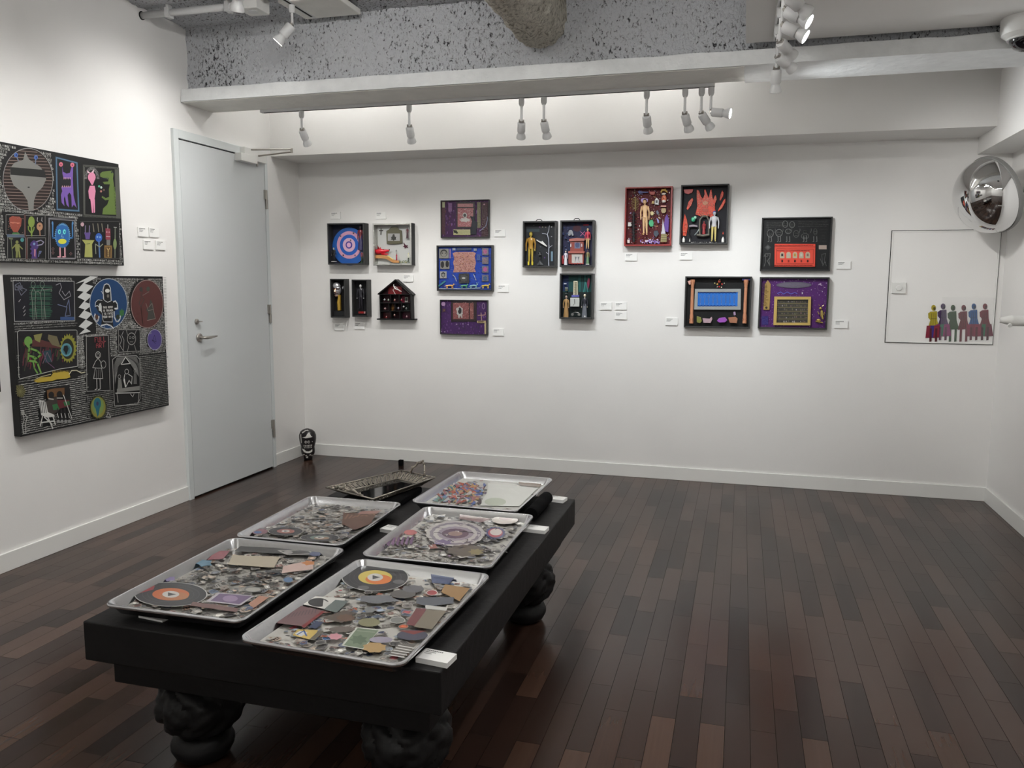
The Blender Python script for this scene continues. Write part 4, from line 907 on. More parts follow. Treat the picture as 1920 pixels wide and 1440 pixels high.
for i in range(5): A.pp([(1064 + 13*i, 462), (1074 + 13*i, 462), (1069 + 13*i, 484)], (30, 32, 60))
A.pell(1158, 404, 9, 11, (40, 50, 60), 8)
for x, y, c_ in ((1026, 550, (96, 190, 150)), (1048, 562, (200, 220, 210)), (1046, 602, (176, 120, 110)), (1075, 588, (110, 90, 80))): A.pell(x, y, 11, 12, c_, 10)
def cell(x0, y0, x1, y1, lc=(140, 140, 136)): A.prect(x0, y0, x1, y1, (22, 22, 24)); A.pline([(x0, y0), (x1, y0), (x1, y1), (x0, y1), (x0, y0)], .002, lc)
cell(58, 845, 250, 1050); cell(262, 850, 465, 1062); cell(75, 1078, 262, 1302); cell(282, 1085, 470, 1305)
A.pline([(75, 1062), (262, 1070)], .010, (84, 100, 120)); A.pline([(256, 850), (258, 1070), (272, 1080), (275, 1300)], .007, (92, 60, 56))
A.pp([(92, 880), (120, 860), (200, 865), (222, 890), (215, 960), (180, 1025), (135, 1025), (98, 960)], (150, 76, 62)); A.pline([(105, 925), (205, 932)], .003, (196, 130, 110)); A.pell(130, 930, 12, 7, (200, 120, 96), 8); A.pell(182, 935, 12, 7, (200, 120, 96), 8); A.pp([(130, 1030), (190, 1030), (205, 1048), (120, 1046)], (70, 120, 70))
for i in range(26): A.pell(70 + A.r.random()*175, 860 + A.r.random()*180, 4, 4, (150, 110, 100), 5)
A.pell(322, 920, 34, 58, (130, 152, 72), 18); A.pline([(322, 975), (324, 1065)], .007, (130, 152, 72)); A.pline([(324, 1040), (292, 1000), (290, 965)], .005, (130, 152, 72)); A.pline([(324, 1040), (345, 1000), (350, 975)], .005, (130, 152, 72))
A.pell(408, 968, 32, 42, (180, 136, 104), 18); A.pline([(408, 1005), (412, 1060)], .005, (180, 136, 104)); A.pell(408, 960, 10, 8, (90, 60, 56), 8)
for x in (385, 432): A.pline([(x, 875), (x - 4, 905), (x + 4, 915)], .003, CH)
A.pline([(110, 1090), (128, 1295)], .003, (110, 120, 90)); A.pline([(92, 1092), (126, 1096)], .005, (110, 120, 90))
YG = (130, 134, 78)
A.pell(172, 1130, 16, 18, YG, 12); A.pp([(150, 1150), (198, 1150), (200, 1225), (156, 1225)], YG); A.pp([(162, 1220), (182, 1220), (180, 1290), (158, 1292)], YG); A.pp([(186, 1220), (202, 1220), (210, 1290), (190, 1290)], YG); A.pline([(152, 1165), (122, 1195)], .005, YG); A.pline([(198, 1170), (228, 1200)], .005, YG); A.pell(226, 1106, 19, 22, (72, 140, 140), 12)
PV = (76, 58, 116)
A.pp([(318, 1130), (345, 1110), (385, 1125), (395, 1180), (375, 1215), (385, 1300), (320, 1300), (328, 1260), (308, 1250), (326, 1220), (305, 1200), (325, 1180), (305, 1160)], PV); A.pline([(375, 1125), (420, 1110), (450, 1130), (430, 1155), (380, 1165)], .004, (150, 146, 170)); A.pell(350, 1148, 12, 14, (120, 150, 190), 10); A.pp([(350, 1200), (366, 1205), (362, 1290), (350, 1270)], (196, 130, 150)); A.pline([(395, 1280), (405, 1225), (425, 1225), (410, 1250)], .004, (110, 120, 160))
cell(500, 880, 775, 1305, (150, 150, 152)); A.pline([(508, 888), (768, 905), (780, 1298), (522, 1296), (508, 888)], .004, (130, 128, 132))
BL = (46, 104, 170)
A.pp([(600 + 62*1.18*math.cos(2*PI*i/72) * (1.0 if i % 2 else 1.16) + 45, 1060 + 118*math.sin(2*PI*i/72) * (1.0 if i % 2 else 1.14)) for i in range(72)], (96, 150, 196)); 
A.pp([(585, 965), (640, 950), (700, 968), (712, 1060), (708, 1150), (650, 1185), (590, 1165), (575, 1060)], BL)
for x in (612, 664): A.pell(x, 1022, 15, 26, (110, 226, 226), 14); A.pell(x + 3, 1024, 6, 11, (30, 60, 120), 8)
A.pell(642, 1122, 44, 27, (214, 214, 70), 18); A.pline([(640, 1045), (634, 1075), (656, 1078)], .002, (160, 200, 230))
for s_ in (-1, 1): A.pline([(645 + s_*72, 1085), (645 + s_*104, 1085), (645 + s_*102, 940)], .007, (70, 124, 180)); A.pell(645 + s_*105, 932, 9, 18, (90, 140, 190), 8)
for x in (618, 668): A.pline([(x, 1190), (x + 2, 1275)], .008, (206, 150, 160)); A.pell(x - 8, 1282, 22, 8, (206, 150, 160), 10)
for x, y in ((545, 1200), (545, 1240), (730, 1250)):
    for i in range(4): A.pell(x + 10*math.cos(i*PI/2), y + 12*math.sin(i*PI/2), 6, 6, (120, 90, 90), 6)
cell(830, 915, 1232, 1298, (90, 90, 90))
for i, x in enumerate((960, 1010, 1052)): A.pline([(x, 940), (x + 10, 1020)], .005, (130, 126, 110))
A.pell(850, 945, 18, 22, (196, 160, 170), 12)
A.pp([(868, 1030), (935, 1030), (930, 1060), (925, 1100), (885, 1100), (878, 1060)], (96, 76, 140)); A.pline([(882, 960), (880, 1030)], .005, (120, 110, 140)); A.pline([(925, 960), (922, 1030)], .005, (120, 110, 140))
A.pp([(845, 1105), (975, 1110), (950, 1150), (955, 1288), (872, 1286), (880, 1150)], (166, 168, 96)); A.pline([(895, 1150), (930, 1145)], .003, (90, 100, 70)); A.pell(1020, 1082, 36, 46, (52, 96, 180), 18); A.pell(1006, 1075, 9, 11, (130, 170, 220), 8); A.pell(1034, 1078, 9, 11, (130, 170, 220), 8); A.pline([(1022, 1125), (1030, 1285)], .008, (90, 120, 170))
A.pline([(1030, 1180), (985, 1150), (990, 1250)], .004, (150, 156, 130)); A.pline([(1030, 1180), (1062, 1150)], .004, (150, 156, 130))
A.pp([(1090, 985), (1140, 990), (1143, 1105), (1092, 1103)], (140, 62, 76)); A.pline([(1114, 950), (1114, 988)], .006, (140, 140, 136)); A.pell(1104, 1025, 7, 10, (190, 140, 150), 8); A.pell(1128, 1027, 7, 10, (190, 140, 150), 8); A.pline([(1098, 1070), (1138, 1073)], .003, (200, 190, 190)); A.pp([(1100, 1105), (1140, 1106), (1138, 1162), (1102, 1160)], (120, 122, 118))
A.pp([(1078, 1162), (1158, 1165), (1156, 1295), (1076, 1292)], (134, 106, 62)); A.pp([(1090, 1180), (1145, 1182), (1142, 1285), (1090, 1282)], (88, 66, 40)); A.pline([(1105, 1190), (1118, 1220), (1132, 1192)], .004, (196, 170, 110))
for y in (1232, 1252, 1272): A.pell(1118, y, 8, 6, (206, 180, 120), 6)
A.pline([(1190, 975), (1188, 1290)], .004, (140, 148, 130)); A.pell(1188, 1150, 18, 56, (122, 140, 92), 16); A.pline([(1176, 975), (1206, 978)], .003, CH)
A.fill_glyphs(*A.px(60, 1345)[:1], uz0 + .004, A.px(480, 1320)[0], A.px(300, 1310)[1], .011, .002, (130, 130, 126), mode='dash')
A.build('painted_design', 'paint', t, .9)

# lower painting
e = [on(22, 517, 0, XL + TH), on(306, 517, 0, XL + TH), on(316, 762, 0, XL + TH), on(35, 818, 0, XL + TH)]
ly0 = (e[0].y + e[3].y) / 2; ly1 = (e[1].y + e[2].y) / 2; lz1 = (e[0].z + e[1].z) / 2; lz0 = (e[2].z + e[3].z) / 2
t = canvas(ly0, ly1, lz0, lz1, TH, 'lower black painting covered in white scribbles with blue robot circle and white zigzag')
A = lart(TH, (0, 500, 1440/330), 12)
H = [A.inrect(108, 118, 612, 440), A.inrect(145, 520, 628, 850), A.inell(885, 303, 150, 205, .004), A.inell(1200, 305, 134, 198, .004), A.inell(1262, 597, 62, 86, .003), A.inell(797, 1150, 68, 95, .002),
     A.inrect(620, 80, 760, 555), A.inrect(700, 580, 900, 1010), A.inrect(920, 735, 1138, 1110), A.inrect(360, 1000, 570, 1170), A.inell(375, 1200, 70, 110), A.inell(520, 1200, 70, 70), A.inell(480, 900, 200, 34), A.inrect(965, 515, 1140, 690)]
R1 = A.px(1150, 730)[0]; vb = A.px(1300, 705)[1]
A.fill_glyphs(ly0 + .003, A.px(100, 480)[1], A.px(620, 300)[0], lz1 - .004, .012, .002, CH, H)
A.fill_glyphs(A.px(620, 300)[0], vb, ly1 - .004, lz1 - .004, .011, .0021, CH, H)
XM = A.px(645, 700)[0]; A.fill_glyphs(ly0 + .003, A.px(100, 960)[1], XM, A.px(100, 480)[1], .0115, .0019, (150, 150, 146), H, 'script')
A.fill_glyphs(XM, A.px(900, 1000)[1], R1, vb, .0115, .0019, (150, 150, 146), H, 'script')
A.fill_glyphs(ly0 + .003, lz0 + .006, A.px(700, 1000)[0], A.px(100, 960)[1], .0105, .0032, (168, 168, 164), H, 'dash')
A.fill_glyphs(A.px(700, 1000)[0], lz0 + .006, ly1 - .004, A.px(1100, 735)[1], .0105, .0021, (160, 160, 156), H, 'script')
A.fill_glyphs(ly0 + .004, A.px(100, 950)[1], A.px(135, 700)[0], A.px(100, 500)[1], .012, .0024, CH)
A.fill_glyphs(A.px(632, 700)[0], A.px(660, 830)[1], A.px(698, 700)[0], A.px(660, 560)[1], .012, .0022, CH)
for i in range(48): y = 90 + 12.4*i; A.pline([(1338 + i*.25, y), (1358 + i*.25, y)], .0032, (186, 186, 182)) if y < 690 else None
def frame_(p, w_, c_): A.pline(p + [p[0]], w_, c_)
A.pp([(108, 118), (605, 125), (612, 440), (120, 440)], (24, 24, 32)); frame_([(105, 112), (605, 120), (612, 440), (118, 448)], .0026, (170, 172, 170))
for i in range(60):
    y = 140 + 290*A.r.random(); A.pline([(235 + A.r.random()*30, y), (275 + A.r.random()*40, y + 4)], .0018, (52, 98, 78)); A.pline([(300, y), (400 + A.r.random()*30, y + 3)], .0018, (50, 92, 74))
for x in (268, 342):
    A.ring(x, 148, 17, 26, .0022, (120, 136, 124), 16); A.pline([(x, 175), (x - 14, 215), (x - 6, 300), (x - 2, 430), (x + 14, 430), (x + 16, 310), (x + 20, 210), (x + 4, 176)], .0026, (128, 132, 124)); A.pline([(x + 30, 428), (x + 16, 310)], .0026, (128, 132, 124))
A.pline([(355, 190), (420, 182), (415, 205)], .0024, (128, 132, 124)); A.pline([(285, 210), (310, 200), (325, 220)], .0024, (128, 132, 124))
A.pline([(120, 150), (160, 130), (175, 170), (215, 190), (170, 235), (150, 190), (120, 190), (120, 150), (180, 200)], .0022, (120, 124, 140)); A.pell(158, 170, 26, 20, (88, 90, 104), 10, 0, .25)
A.pline([(455, 150), (490, 135), (500, 170), (480, 215), (520, 270), (575, 240), (565, 200), (530, 240), (505, 200)], .003, (150, 150, 156)); A.pline([(470, 310), (540, 330), (560, 270), (572, 400), (530, 405), (545, 330)], .0034, (110, 120, 150)); A.prect(490, 410, 605, 438, (60, 84, 130))
for x, y in ((150, 275), (185, 330), (190, 360), (190, 390)): A.pline([(x, y + 12), (x + 14, y - 6)], .003, (150, 150, 150))
Z_ = [(735, 78), (800, 82), (690, 140), (760, 160), (700, 215), (752, 235), (690, 290), (755, 310), (690, 360), (752, 385), (702, 435), (756, 460), (700, 505), (740, 530), (640, 556), (690, 510), (640, 490), (700, 430), (640, 410), (690, 350), (640, 335), (690, 275), (632, 250), (680, 205), (625, 195), (690, 120), (612, 140)]
A.pp(Z_[:-1] + [(612, 140)], (206, 208, 206))
A.pell(885, 303, 156, 208, (170, 176, 180), 48); A.pell(885, 303, 151, 202, (28, 62, 104), 48)
W1 = (204, 206, 208); K1 = (24, 24, 26)
def q(x, y): return (735 + (x - 0) * .3333, 78 + y * .3333)       # coordinates of the close-up of the robot
def PQ(p, c_): A.pp([q(*a) for a in p], c_)
def LQ(p, w_, c_=W1): A.pline([q(*a) for a in p], w_, c_)
body = [(165, 590), (290, 560), (500, 600), (640, 620), (680, 720), (680, 800), (570, 880), (560, 1130), (570, 1250), (400, 1180), (270, 1210), (290, 960), (200, 880), (130, 740)]
PQ(body, K1); PQ([(330, 560), (315, 350), (345, 210), (400, 185), (460, 210), (505, 330), (510, 600), (400, 610)], K1)
LQ([(330, 560), (320, 420), (315, 330), (345, 215), (400, 185), (455, 205), (495, 290), (505, 420), (515, 600)], .0045); A.pell(*q(422, 358), 19, 16, (214, 214, 208), 16); A.pell(*q(435, 485), 9, 15, (120, 116, 110), 10)
LQ([(330, 570), (370, 610), (430, 640), (500, 610)], .0026); LQ([(120, 740), (130, 640), (190, 580), (290, 590)], .0026); LQ([(570, 630), (620, 610), (665, 680), (672, 800)], .006); PQ([(590, 780), (670, 770), (660, 820), (600, 815)], W1)
PQ([(215, 680), (260, 655), (280, 740), (280, 870), (210, 840)], (196, 198, 196)); LQ([(120, 740), (180, 720), (240, 790), (280, 880)], .004); LQ([(290, 900), (300, 1040), (330, 1120), (540, 1125), (550, 880)], .0022)
LQ([(585, 870), (590, 1000), (640, 1110), (690, 1110), (740, 1030), (735, 980)], .0065); LQ([(120, 930), (100, 1000), (125, 1095), (175, 1110), (205, 1050), (210, 990)], .0065); A.pell(*q(160, 1000), 13, 22, (84, 58, 44), 12); A.pell(*q(680, 1000), 16, 20, (40, 50, 40), 12); A.pell(*q(775, 900), 20, 30, (60, 110, 60), 12, 0, .2)
LQ([(270, 1210), (400, 1180), (500, 1210), (570, 1280)], .006); LQ([(340, 1220), (380, 1300), (460, 1310), (500, 1240)], .002, (150, 150, 150)); LQ([(270, 375), (300, 400), (300, 430)], .0024)
for i, s_ in enumerate(('THIS ROBOT', 'IS TRAINED', 'TO FACE', 'YOUR MATH')): x, y = q(315 if i != 2 else 340, 790 + 78*i); A.ptext(s_, x, y, q(565 if i != 2 else 550, 0)[0], 14.5, .0022, (206, 204, 200))
A.pell(1200, 305, 134, 198, (150, 130, 126), 48); A.pell(1200, 305, 129, 192, (88, 50, 48), 48)
A.pline([(1150, 170), (1165, 200), (1150, 230), (1175, 270), (1150, 330), (1165, 465), (1150, 330), (1135, 300), (1150, 250)], .003, (60, 60, 58)); A.pell(1150, 185, 14, 20, (60, 58, 56), 10); A.pell(1208, 182, 15, 20, (64, 70, 62), 10); A.pline([(1165, 235), (1215, 205)], .003, (110, 100, 96))
A.pp([(1228, 265), (1250, 310), (1265, 430), (1200, 435), (1210, 380), (1190, 350), (1215, 330)], (66, 66, 62)); A.pline([(1200, 440), (1268, 425), (1240, 300), (1215, 330)], .0022, (140, 130, 122)); A.pline([(1190, 300), (1210, 360), (1250, 350)], .0022, (140, 130, 122))
A.pell(1262, 597, 60, 86, (170, 168, 196), 32); A.pell(1262, 597, 56, 81, (82, 70, 132), 32); A.pline([(1245, 610), (1260, 560), (1275, 615), (1240, 600), (1270, 630)], .002, (30, 30, 60))
for i in range(26): A.pline([(1150, 510 + 7.4*i), (1205 - (8 if 5 < i < 20 else -30), 510 + 7.6*i)], .0014, (150, 150, 148))
A.prect(965, 515, 1140, 695, (22, 22, 24)); frame_([(965, 515), (1140, 515), (1145, 690), (968, 700)], .002, CH)
A.ring(1072, 590, 34, 48, .003, (170, 170, 166), 20); A.ring(1060, 580, 9, 8, .002, CH, 10); A.ring(1086, 580, 9, 8, .002, CH, 10); A.pline([(1060, 615), (1084, 615)], .002, CH); A.pline([(1040, 560), (1030, 520)], .002, CH); A.pline([(1098, 555), (1112, 520)], .002, CH); A.pline([(1050, 640), (1040, 690)], .002, CH); A.pline([(1095, 640), (1110, 690)], .002, CH)
A.pline([(975, 560), (992, 600), (975, 640), (1005, 690), (1010, 600), (992, 560), (1005, 530)], .0022, CH)
A.pp([(148, 528), (620, 522), (628, 815), (480, 840), (160, 915)], (30, 28, 32)); frame_([(138, 535), (150, 524), (618, 518), (626, 525), (630, 815), (480, 838), (160, 918), (150, 900)], .0028, (180, 182, 178))
for i in range(70):
    a_ = A.r.random(); x = 170 + 440*A.r.random(); y = 700 + 170*A.r.random()*(1 - (x - 170)/700); A.pline([(x, y), (x + 10, y - 40 - 40*a_)], .004, A.r.choice([(96, 40, 54), (110, 44, 58), (58, 72, 48), (80, 60, 60)]))
A.pp([(180, 620), (300, 590), (480, 640), (486, 670), (330, 655), (190, 650)], (88, 50, 48)); A.pp([(270, 560), (340, 545), (320, 620), (280, 600)], (130, 128, 76)); A.pp([(390, 555), (460, 570), (490, 660), (420, 640), (385, 590)], (112, 104, 78))
AL = (110, 156, 76)
A.pell(225, 612, 33, 42, AL, 20); A.pp([(200, 640), (250, 640), (232, 670)], AL); A.pell(248, 640, 10, 14, (24, 30, 26), 10, .5); A.pell(205, 650, 7, 12, (24, 30, 26), 10, -.5)
A.pline([(235, 668), (228, 700), (225, 770), (275, 775), (280, 740), (235, 730)], .008, AL); A.pline([(250, 672), (300, 690), (330, 720), (300, 745), (262, 760), (300, 790), (330, 870)], .008, AL); A.pline([(265, 770), (275, 830), (300, 870)], .007, AL)
A.pp([(350, 690), (410, 680), (420, 780), (360, 785)], (40, 66, 76)); A.pline([(345, 790), (380, 700), (420, 780)], .003, (120, 100, 110)); A.pline([(340, 690), (380, 780), (440, 830)], .003, (110, 80, 110))
A.pell(553, 668, 66, 112, (140, 140, 56), 40, 0, .10); A.pell(548, 672, 50, 84, (40, 42, 30), 36); A.pell(538, 680, 45, 54, (92, 146, 158), 28); A.pell(538, 680, 33, 40, (64, 112, 124), 24); A.pp([(520, 650), (545, 645), (555, 670), (545, 700), (535, 725), (525, 700), (512, 680)], (24, 26, 28))
YL = (188, 164, 62)
A.pp([(270, 935), (330, 905), (410, 898), (430, 868), (470, 866), (520, 855), (560, 866), (570, 905), (540, 915), (460, 922), (420, 935), (300, 948)], YL); A.pline([(560, 880), (580, 850), (620, 848), (660, 870), (690, 862)], .004, (206, 200, 170))
for i in range(12): A.pline([(425 + 12*i, 868), (428 + 12*i, 850)], .002, YL)
A.pline([(275, 925), (330, 900), (410, 880)], .003, (190, 180, 140))
A.pp([(125, 970), (180, 970), (205, 1020), (180, 1070), (135, 1060)], (84, 82, 50)); 
for i in range(14): a_ = i*.45; A.pline([(160, 1020), (160 + 40*math.cos(a_), 1020 + 48*math.sin(a_))], .0018, (120, 116, 78))
frame_([(700, 572), (880, 560), (895, 1010), (705, 1020)], .0024, CH); A.ptext('FULL', 772, 618, 868, 38, .0034, (160, 74, 80)); A.ptext('ART', 782, 664, 860, 36, .0034, (160, 74, 80))
A.ring(796, 722, 20, 26, .0034, (196, 196, 192), 18); A.ring(796, 726, 11, 15, .0022, (196, 196, 192), 14); A.pline([(796, 750), (775, 775), (752, 825), (790, 830), (830, 830), (815, 775), (796, 750)], .0028, (190, 190, 186)); A.pline([(775, 830), (758, 915), (835, 915), (825, 830)], .0026, (180, 180, 176))
for x in (785, 812): A.pline([(x, 918), (x + 2, 1000), (x - 14, 1006)], .0034, (190, 190, 186))
for i in range(5): A.pline([(770 + 14*i, 840), (764 + 17*i, 912)], .0014, (150, 150, 148))
A.ring(840, 800, 20, 30, .0026, (180, 180, 176), 16)
frame_([(915, 760), (945, 735), (1110, 728), (1138, 760), (1140, 1080), (1120, 1125), (930, 1140)], .0028, (186, 186, 182))
A.pp([(925, 800), (950, 745), (1025, 740), (960, 820), (935, 960)], (120, 120, 118)); A.pp([(1025, 740), (1110, 738), (1132, 800), (1130, 900), (1090, 840)], (120, 120, 118))
for i in range(10): A.pline([(930 + 9*i, 745), (928, 800 + 10*i)], .0016, (30, 30, 30)); A.pline([(1040 + 9*i, 742), (1130, 800 + 10*i)], .0016, (30, 30, 30))
A.pline([(985, 800), (1020, 740), (1060, 792), (985, 800)], .004, (206, 206, 202)); A.ring(1030, 858, 15, 20, .003, (200, 200, 196), 14); A.pline([(1015, 880), (1005, 930), (1022, 985), (1050, 930), (1070, 960), (1075, 900), (1045, 880)], .0036, (200, 200, 196)); A.pline([(1010, 920), (1020, 980)], .0075, (210, 210, 206))
A.ring(970, 900, 11, 16, .0024, CH, 12); A.pp([(960, 920), (985, 920), (995, 1000), (955, 1005)], (120, 120, 116)); A.ring(1098, 850, 9, 15, .0022, CH, 12); A.pp([(1088, 870), (1110, 870), (1114, 960), (1086, 960)], (96, 96, 94))
A.pp([(950, 1000), (1060, 985), (1135, 975), (1135, 1010), (950, 1030)], (130, 130, 126)); A.pline([(940, 1035), (1138, 1030)], .004, (196, 196, 192)); A.pline([(950, 1040), (960, 1110)], .003, CH); A.pline([(1130, 1035), (1125, 1105)], .003, CH); A.pline([(1060, 1040), (1080, 1065), (1090, 1040)], .003, CH)
A.pell(797, 1150, 68, 95, (70, 72, 40), 32, 0, .08); A.pell(797, 1150, 60, 86, (136, 132, 60), 30); A.pell(795, 1140, 48, 70, (120, 146, 80), 26); A.pell(790, 1120, 30, 48, (40, 104, 120), 22); A.pp([(770, 1140), (812, 1140), (800, 1210), (790, 1230)], (40, 104, 120)); A.pell(790, 1120, 10, 18, (60, 60, 90), 10)
WC = (206, 206, 202)
A.pp([(370, 1100), (460, 1060), (480, 1170), (430, 1210), (360, 1200)], (62, 56, 52)); A.pp([(375, 1010), (440, 995), (460, 1060), (380, 1078)], (108, 78, 48)); A.pp([(435, 995), (520, 990), (520, 1050), (455, 1060)], (104, 74, 46))
A.pell(412, 1050, 24, 28, (30, 28, 28), 14); A.pell(480, 1045, 24, 28, (30, 28, 28), 14); A.pline([(390, 1080), (430, 1085)], .004, (180, 178, 170)); A.pline([(460, 1075), (505, 1075)], .004, (180, 178, 170))
A.pp([(460, 1090), (560, 1090), (562, 1140), (470, 1165)], (96, 40, 46)); A.pp([(420, 1130), (460, 1120), (480, 1165), (430, 1175)], (52, 110, 66)); A.pp([(510, 1105), (560, 1100), (565, 1130), (520, 1140)], (52, 104, 64))
A.pp([(308, 1100), (318, 1090), (368, 1105), (385, 1190), (435, 1210), (440, 1225), (380, 1235), (330, 1215)], WC)
for i in range(4): A.pline([(318 + 14*i, 1105), (330 + 14*i, 1195)], .003, (40, 40, 40))
for a_, b_ in (((340, 1225), (322, 1300)), ((385, 1232), (425, 1325)), ((425, 1222), (445, 1290)), ((330, 1275), (435, 1262)), ((355, 1230), (420, 1290))): A.pline([a_, b_], .005, WC)
for x in (470, 500, 530, 560): A.pline([(x - 8, 1160), (x - 2, 1250)], .005, (40, 38, 40)); A.pell(x, 1265, 13, 14, (150, 150, 148), 10); A.pline([(x - 8, 1200), (x, 1235)], .003, WC)
A.pline([(512, 1050), (540, 1130), (580, 1240)], .0034, WC)
A.pline([(175, 1190), (190, 1250), (175, 1300), (185, 1365), (205, 1365), (200, 1290), (215, 1230), (178, 1190)], .0028, (190, 190, 186)); A.ring(178, 1195, 11, 15, .0024, WC, 12)
A.pline([(880, 1190), (862, 1230), (900, 1235), (885, 1200)], .003, WC)
for i in range(9): a_ = PI + i*PI/8; A.pline([(1045 + 22*math.cos(a_), 500 + 22*math.sin(a_)), (1045 + 44*math.cos(a_), 500 + 44*math.sin(a_))], .003, CH)
A.ring(1045, 500, 22, 24, .0026, CH, 16, .5, 1)
A.build('painted_design', 'paint', t, .9)
# a third canvas, only its edge in view
s0 = on(0, 610, 0, XL + .03); s1 = on(0, 735, 0, XL + .03)
t = canvas(s1.y - .80, s1.y + .006, s1.z, s0.z, .03, 'black canvas with only its edge showing at the far left of the picture')
A = lart(.03, (0, 0, 1), 13); A.fill_glyphs(s1.y - .79, s1.z + .01, s1.y, s0.z - .01, .014, .0025, CH); A.build('painted_design', 'paint', t, .9)

# ------------------------------------------------------------------ framed works and shadow boxes on the back wall
def bx(crop, c4, d, label, fm='blackframe', ft=.012, back=(20, 20, 22), bd=.012, name='shadow_box', cat='shadow box'):
    """c4: crop coordinates of the front outline TL TR BR BL; d: depth"""
    x0, y0, k = crop; q = [on(x0 + a / k, y0 + b / k, 1, YB - d) for a, b in c4]
    X0 = (q[0].x + q[3].x) / 2; X1 = (q[1].x + q[2].x) / 2; Z1 = (q[0].z + q[1].z) / 2; Z0 = (q[2].z + q[3].z) / 2
    t = empty(name, ((X0 + X1) / 2, YB, Z0), label, cat); f = MB(); y0_, y1_ = YB - d, YB - .0005
    f.box((X0, y0_, Z0), (X0 + ft, y1_, Z1)); f.box((X1 - ft, y0_, Z0), (X1, y1_, Z1)); f.box((X0 + ft, y0_, Z0), (X1 - ft, y1_, Z0 + ft)); f.box((X0 + ft, y0_, Z1 - ft), (X1 - ft, y1_, Z1))
    f.build('frame', fm, t, bevel=.001)
    MB().box((X0 + ft, YB - bd, Z0 + ft), (X1 - ft, YB - bd + .004, Z1 - ft), back).build('backing', 'paint', t)
    t['_d'] = 0
    del t['_d']
    return t, (X0 + ft, X1 - ft, Z0 + ft, Z1 - ft), bd
def bart(dist, crop, seed=1):
    A = Art((0, YB - dist, 0), (1, 0, 0), (0, 0, 1), (0, -1, 0), 1, crop, seed=seed); A.wf = 1.9; return A
def at(crop, x, y, dist): return on(crop[0] + x / crop[2], crop[1] + y / crop[2], 1, YB - dist)
def figure(name, t, crop, x, ytop, ybot, dist, skin, top, legs, hair=None, m='gloss', wide=1.0, robe=False, arms=True, label=None, base=None, lean=0):
    a = at(crop, x, ytop, dist); b_ = at(crop, x, ybot, dist); h = a.z - b_.z; X = (a.x + b_.x) / 2; Yc = YB - dist; z0 = b_.z
    def P(u, v, yy=0): return Vector((X + u*h*wide + lean*h*v, Yc + yy*h, z0 + v*h))
    b = MB(); b.ell(P(0, .93), (.052*h, .055*h, .068*h), 12, skin); b.tube([P(0, .84), P(0, .88)], .022*h, 8, skin)
    b.ell(P(-.018, .94, -.052), .007*h, 6, (20, 20, 20)); b.ell(P(.018, .94, -.052), .007*h, 6, (20, 20, 20))
    if hair: b.ell(P(0, .955, .012), (.058*h, .055*h, .06*h), 10, hair)
    R = []
    for v, rx, ry in ((.84, .03, .03), (.82, .085, .045), (.74, .085, .055), (.64, .06, .045), (.55, .065, .05), (.49, .075, .055)):
        R.append([P(rx*math.cos(2*PI*j/12) / 1, v, ry*math.sin(2*PI*j/12)) for j in range(12)])
    b.rings(R, top)
    if robe:
        R = [[P(rx*math.cos(2*PI*j/12), v, rx*.7*math.sin(2*PI*j/12)) for j in range(12)] for v, rx in ((.62, .06), (.4, .09), (.15, .115), (.0, .12))]; b.rings(R, legs)
    else:
        for s_ in (-1, 1):
            b.tube([P(.038*s_, .52), P(.042*s_, .28), P(.045*s_, .05)], [.042*h, .032*h, .022*h], 8, legs); b.ell(P(.05*s_, .02, -.02), (.025*h, .045*h, .02*h), 8, tuple(min(255, int(v*1.15)) for v in legs))
    if arms:
        for s_ in (-1, 1): b.tube([P(.09*s_, .8), P(.125*s_, .64, -.01), P(.12*s_, .47, -.03)], [.028*h, .022*h, .017*h], 8, top); b.ell(P(.12*s_, .45, -.03), (.018*h, .014*h, .026*h), 8, skin)
    if base: b.box(P(-.12, -.05, -.09), P(.12, 0, .09), base)
    o = b.build(name, m, t, smooth='auto')
    if label: o['label'] = label
    return o
def blob(name, t, crop, pts, dist, th, col, m='gloss', label=None):
    q = [at(crop, x, y, dist) for x, y in pts]; o = MB().prism(q, (0, th, 0), col).build(name, m, t, bevel=min(th*.3, .002))
    if label: o['label'] = label
    return o
def trinkets(name, t, crop, n, x0, y0, x1, y1, dist, r0, r1, pal, seed=3, m='gloss'):
    r = random.Random(seed); b = MB()
    for i in range(n):
        p = at(crop, r.uniform(x0, x1), r.uniform(y0, y1), dist); k = r.uniform(r0, r1); c_ = r.choice(pal); p.y += r.uniform(-.004, .004)
        if r.random() < .5: b.ell(p, (k, k*.7, k*r.uniform(.6, 1.3)), 6, c_)
        else: b.box(p - Vector((k, k*.6, k*.7)), p + Vector((k, k*.6, k*.7)), c_, Matrix.Rotation(r.uniform(0, 3), 3, 'Y'))
    return b.build(name, m, t)

C4 = (600, 390, 6.0)
# A1 bullseye
t, I, bd = bx(C4, [(78, 170), (492, 170), (500, 637), (90, 637)], .085, 'black shadow box with pink and blue bullseye and small figures, upper left of wall display', ft=.010, back=(24, 26, 44))
cb = (610, 410, 14.4)
b = MB(); cen = at(cb, 640, 710, .03)
kx = abs(at(cb, 1000, 710, .03).x - cen.x) / 360
for i, (r, c_) in enumerate(((460, (30, 84, 160)), (335, (196, 146, 170)), (252, (30, 84, 170)), (168, (196, 160, 182)), (90, (70, 60, 140)), (56, (206, 160, 190)))):
    b.lathe([(0, 0), (r*kx, 0), (r*kx, .002 + .0015*i), (0, .002 + .0015*i)], (cen.x, YB - .024, cen.z - (.012 if i == 0 else 0)), (0, -1, 0), 44, c_)
for x, y in ((410, 470), (755, 385), (680, 580), (480, 985), (800, 985)): p = at(cb, x, y, .036); b.ell(p, (.006, .004, .006), 8, (60, 50, 44))
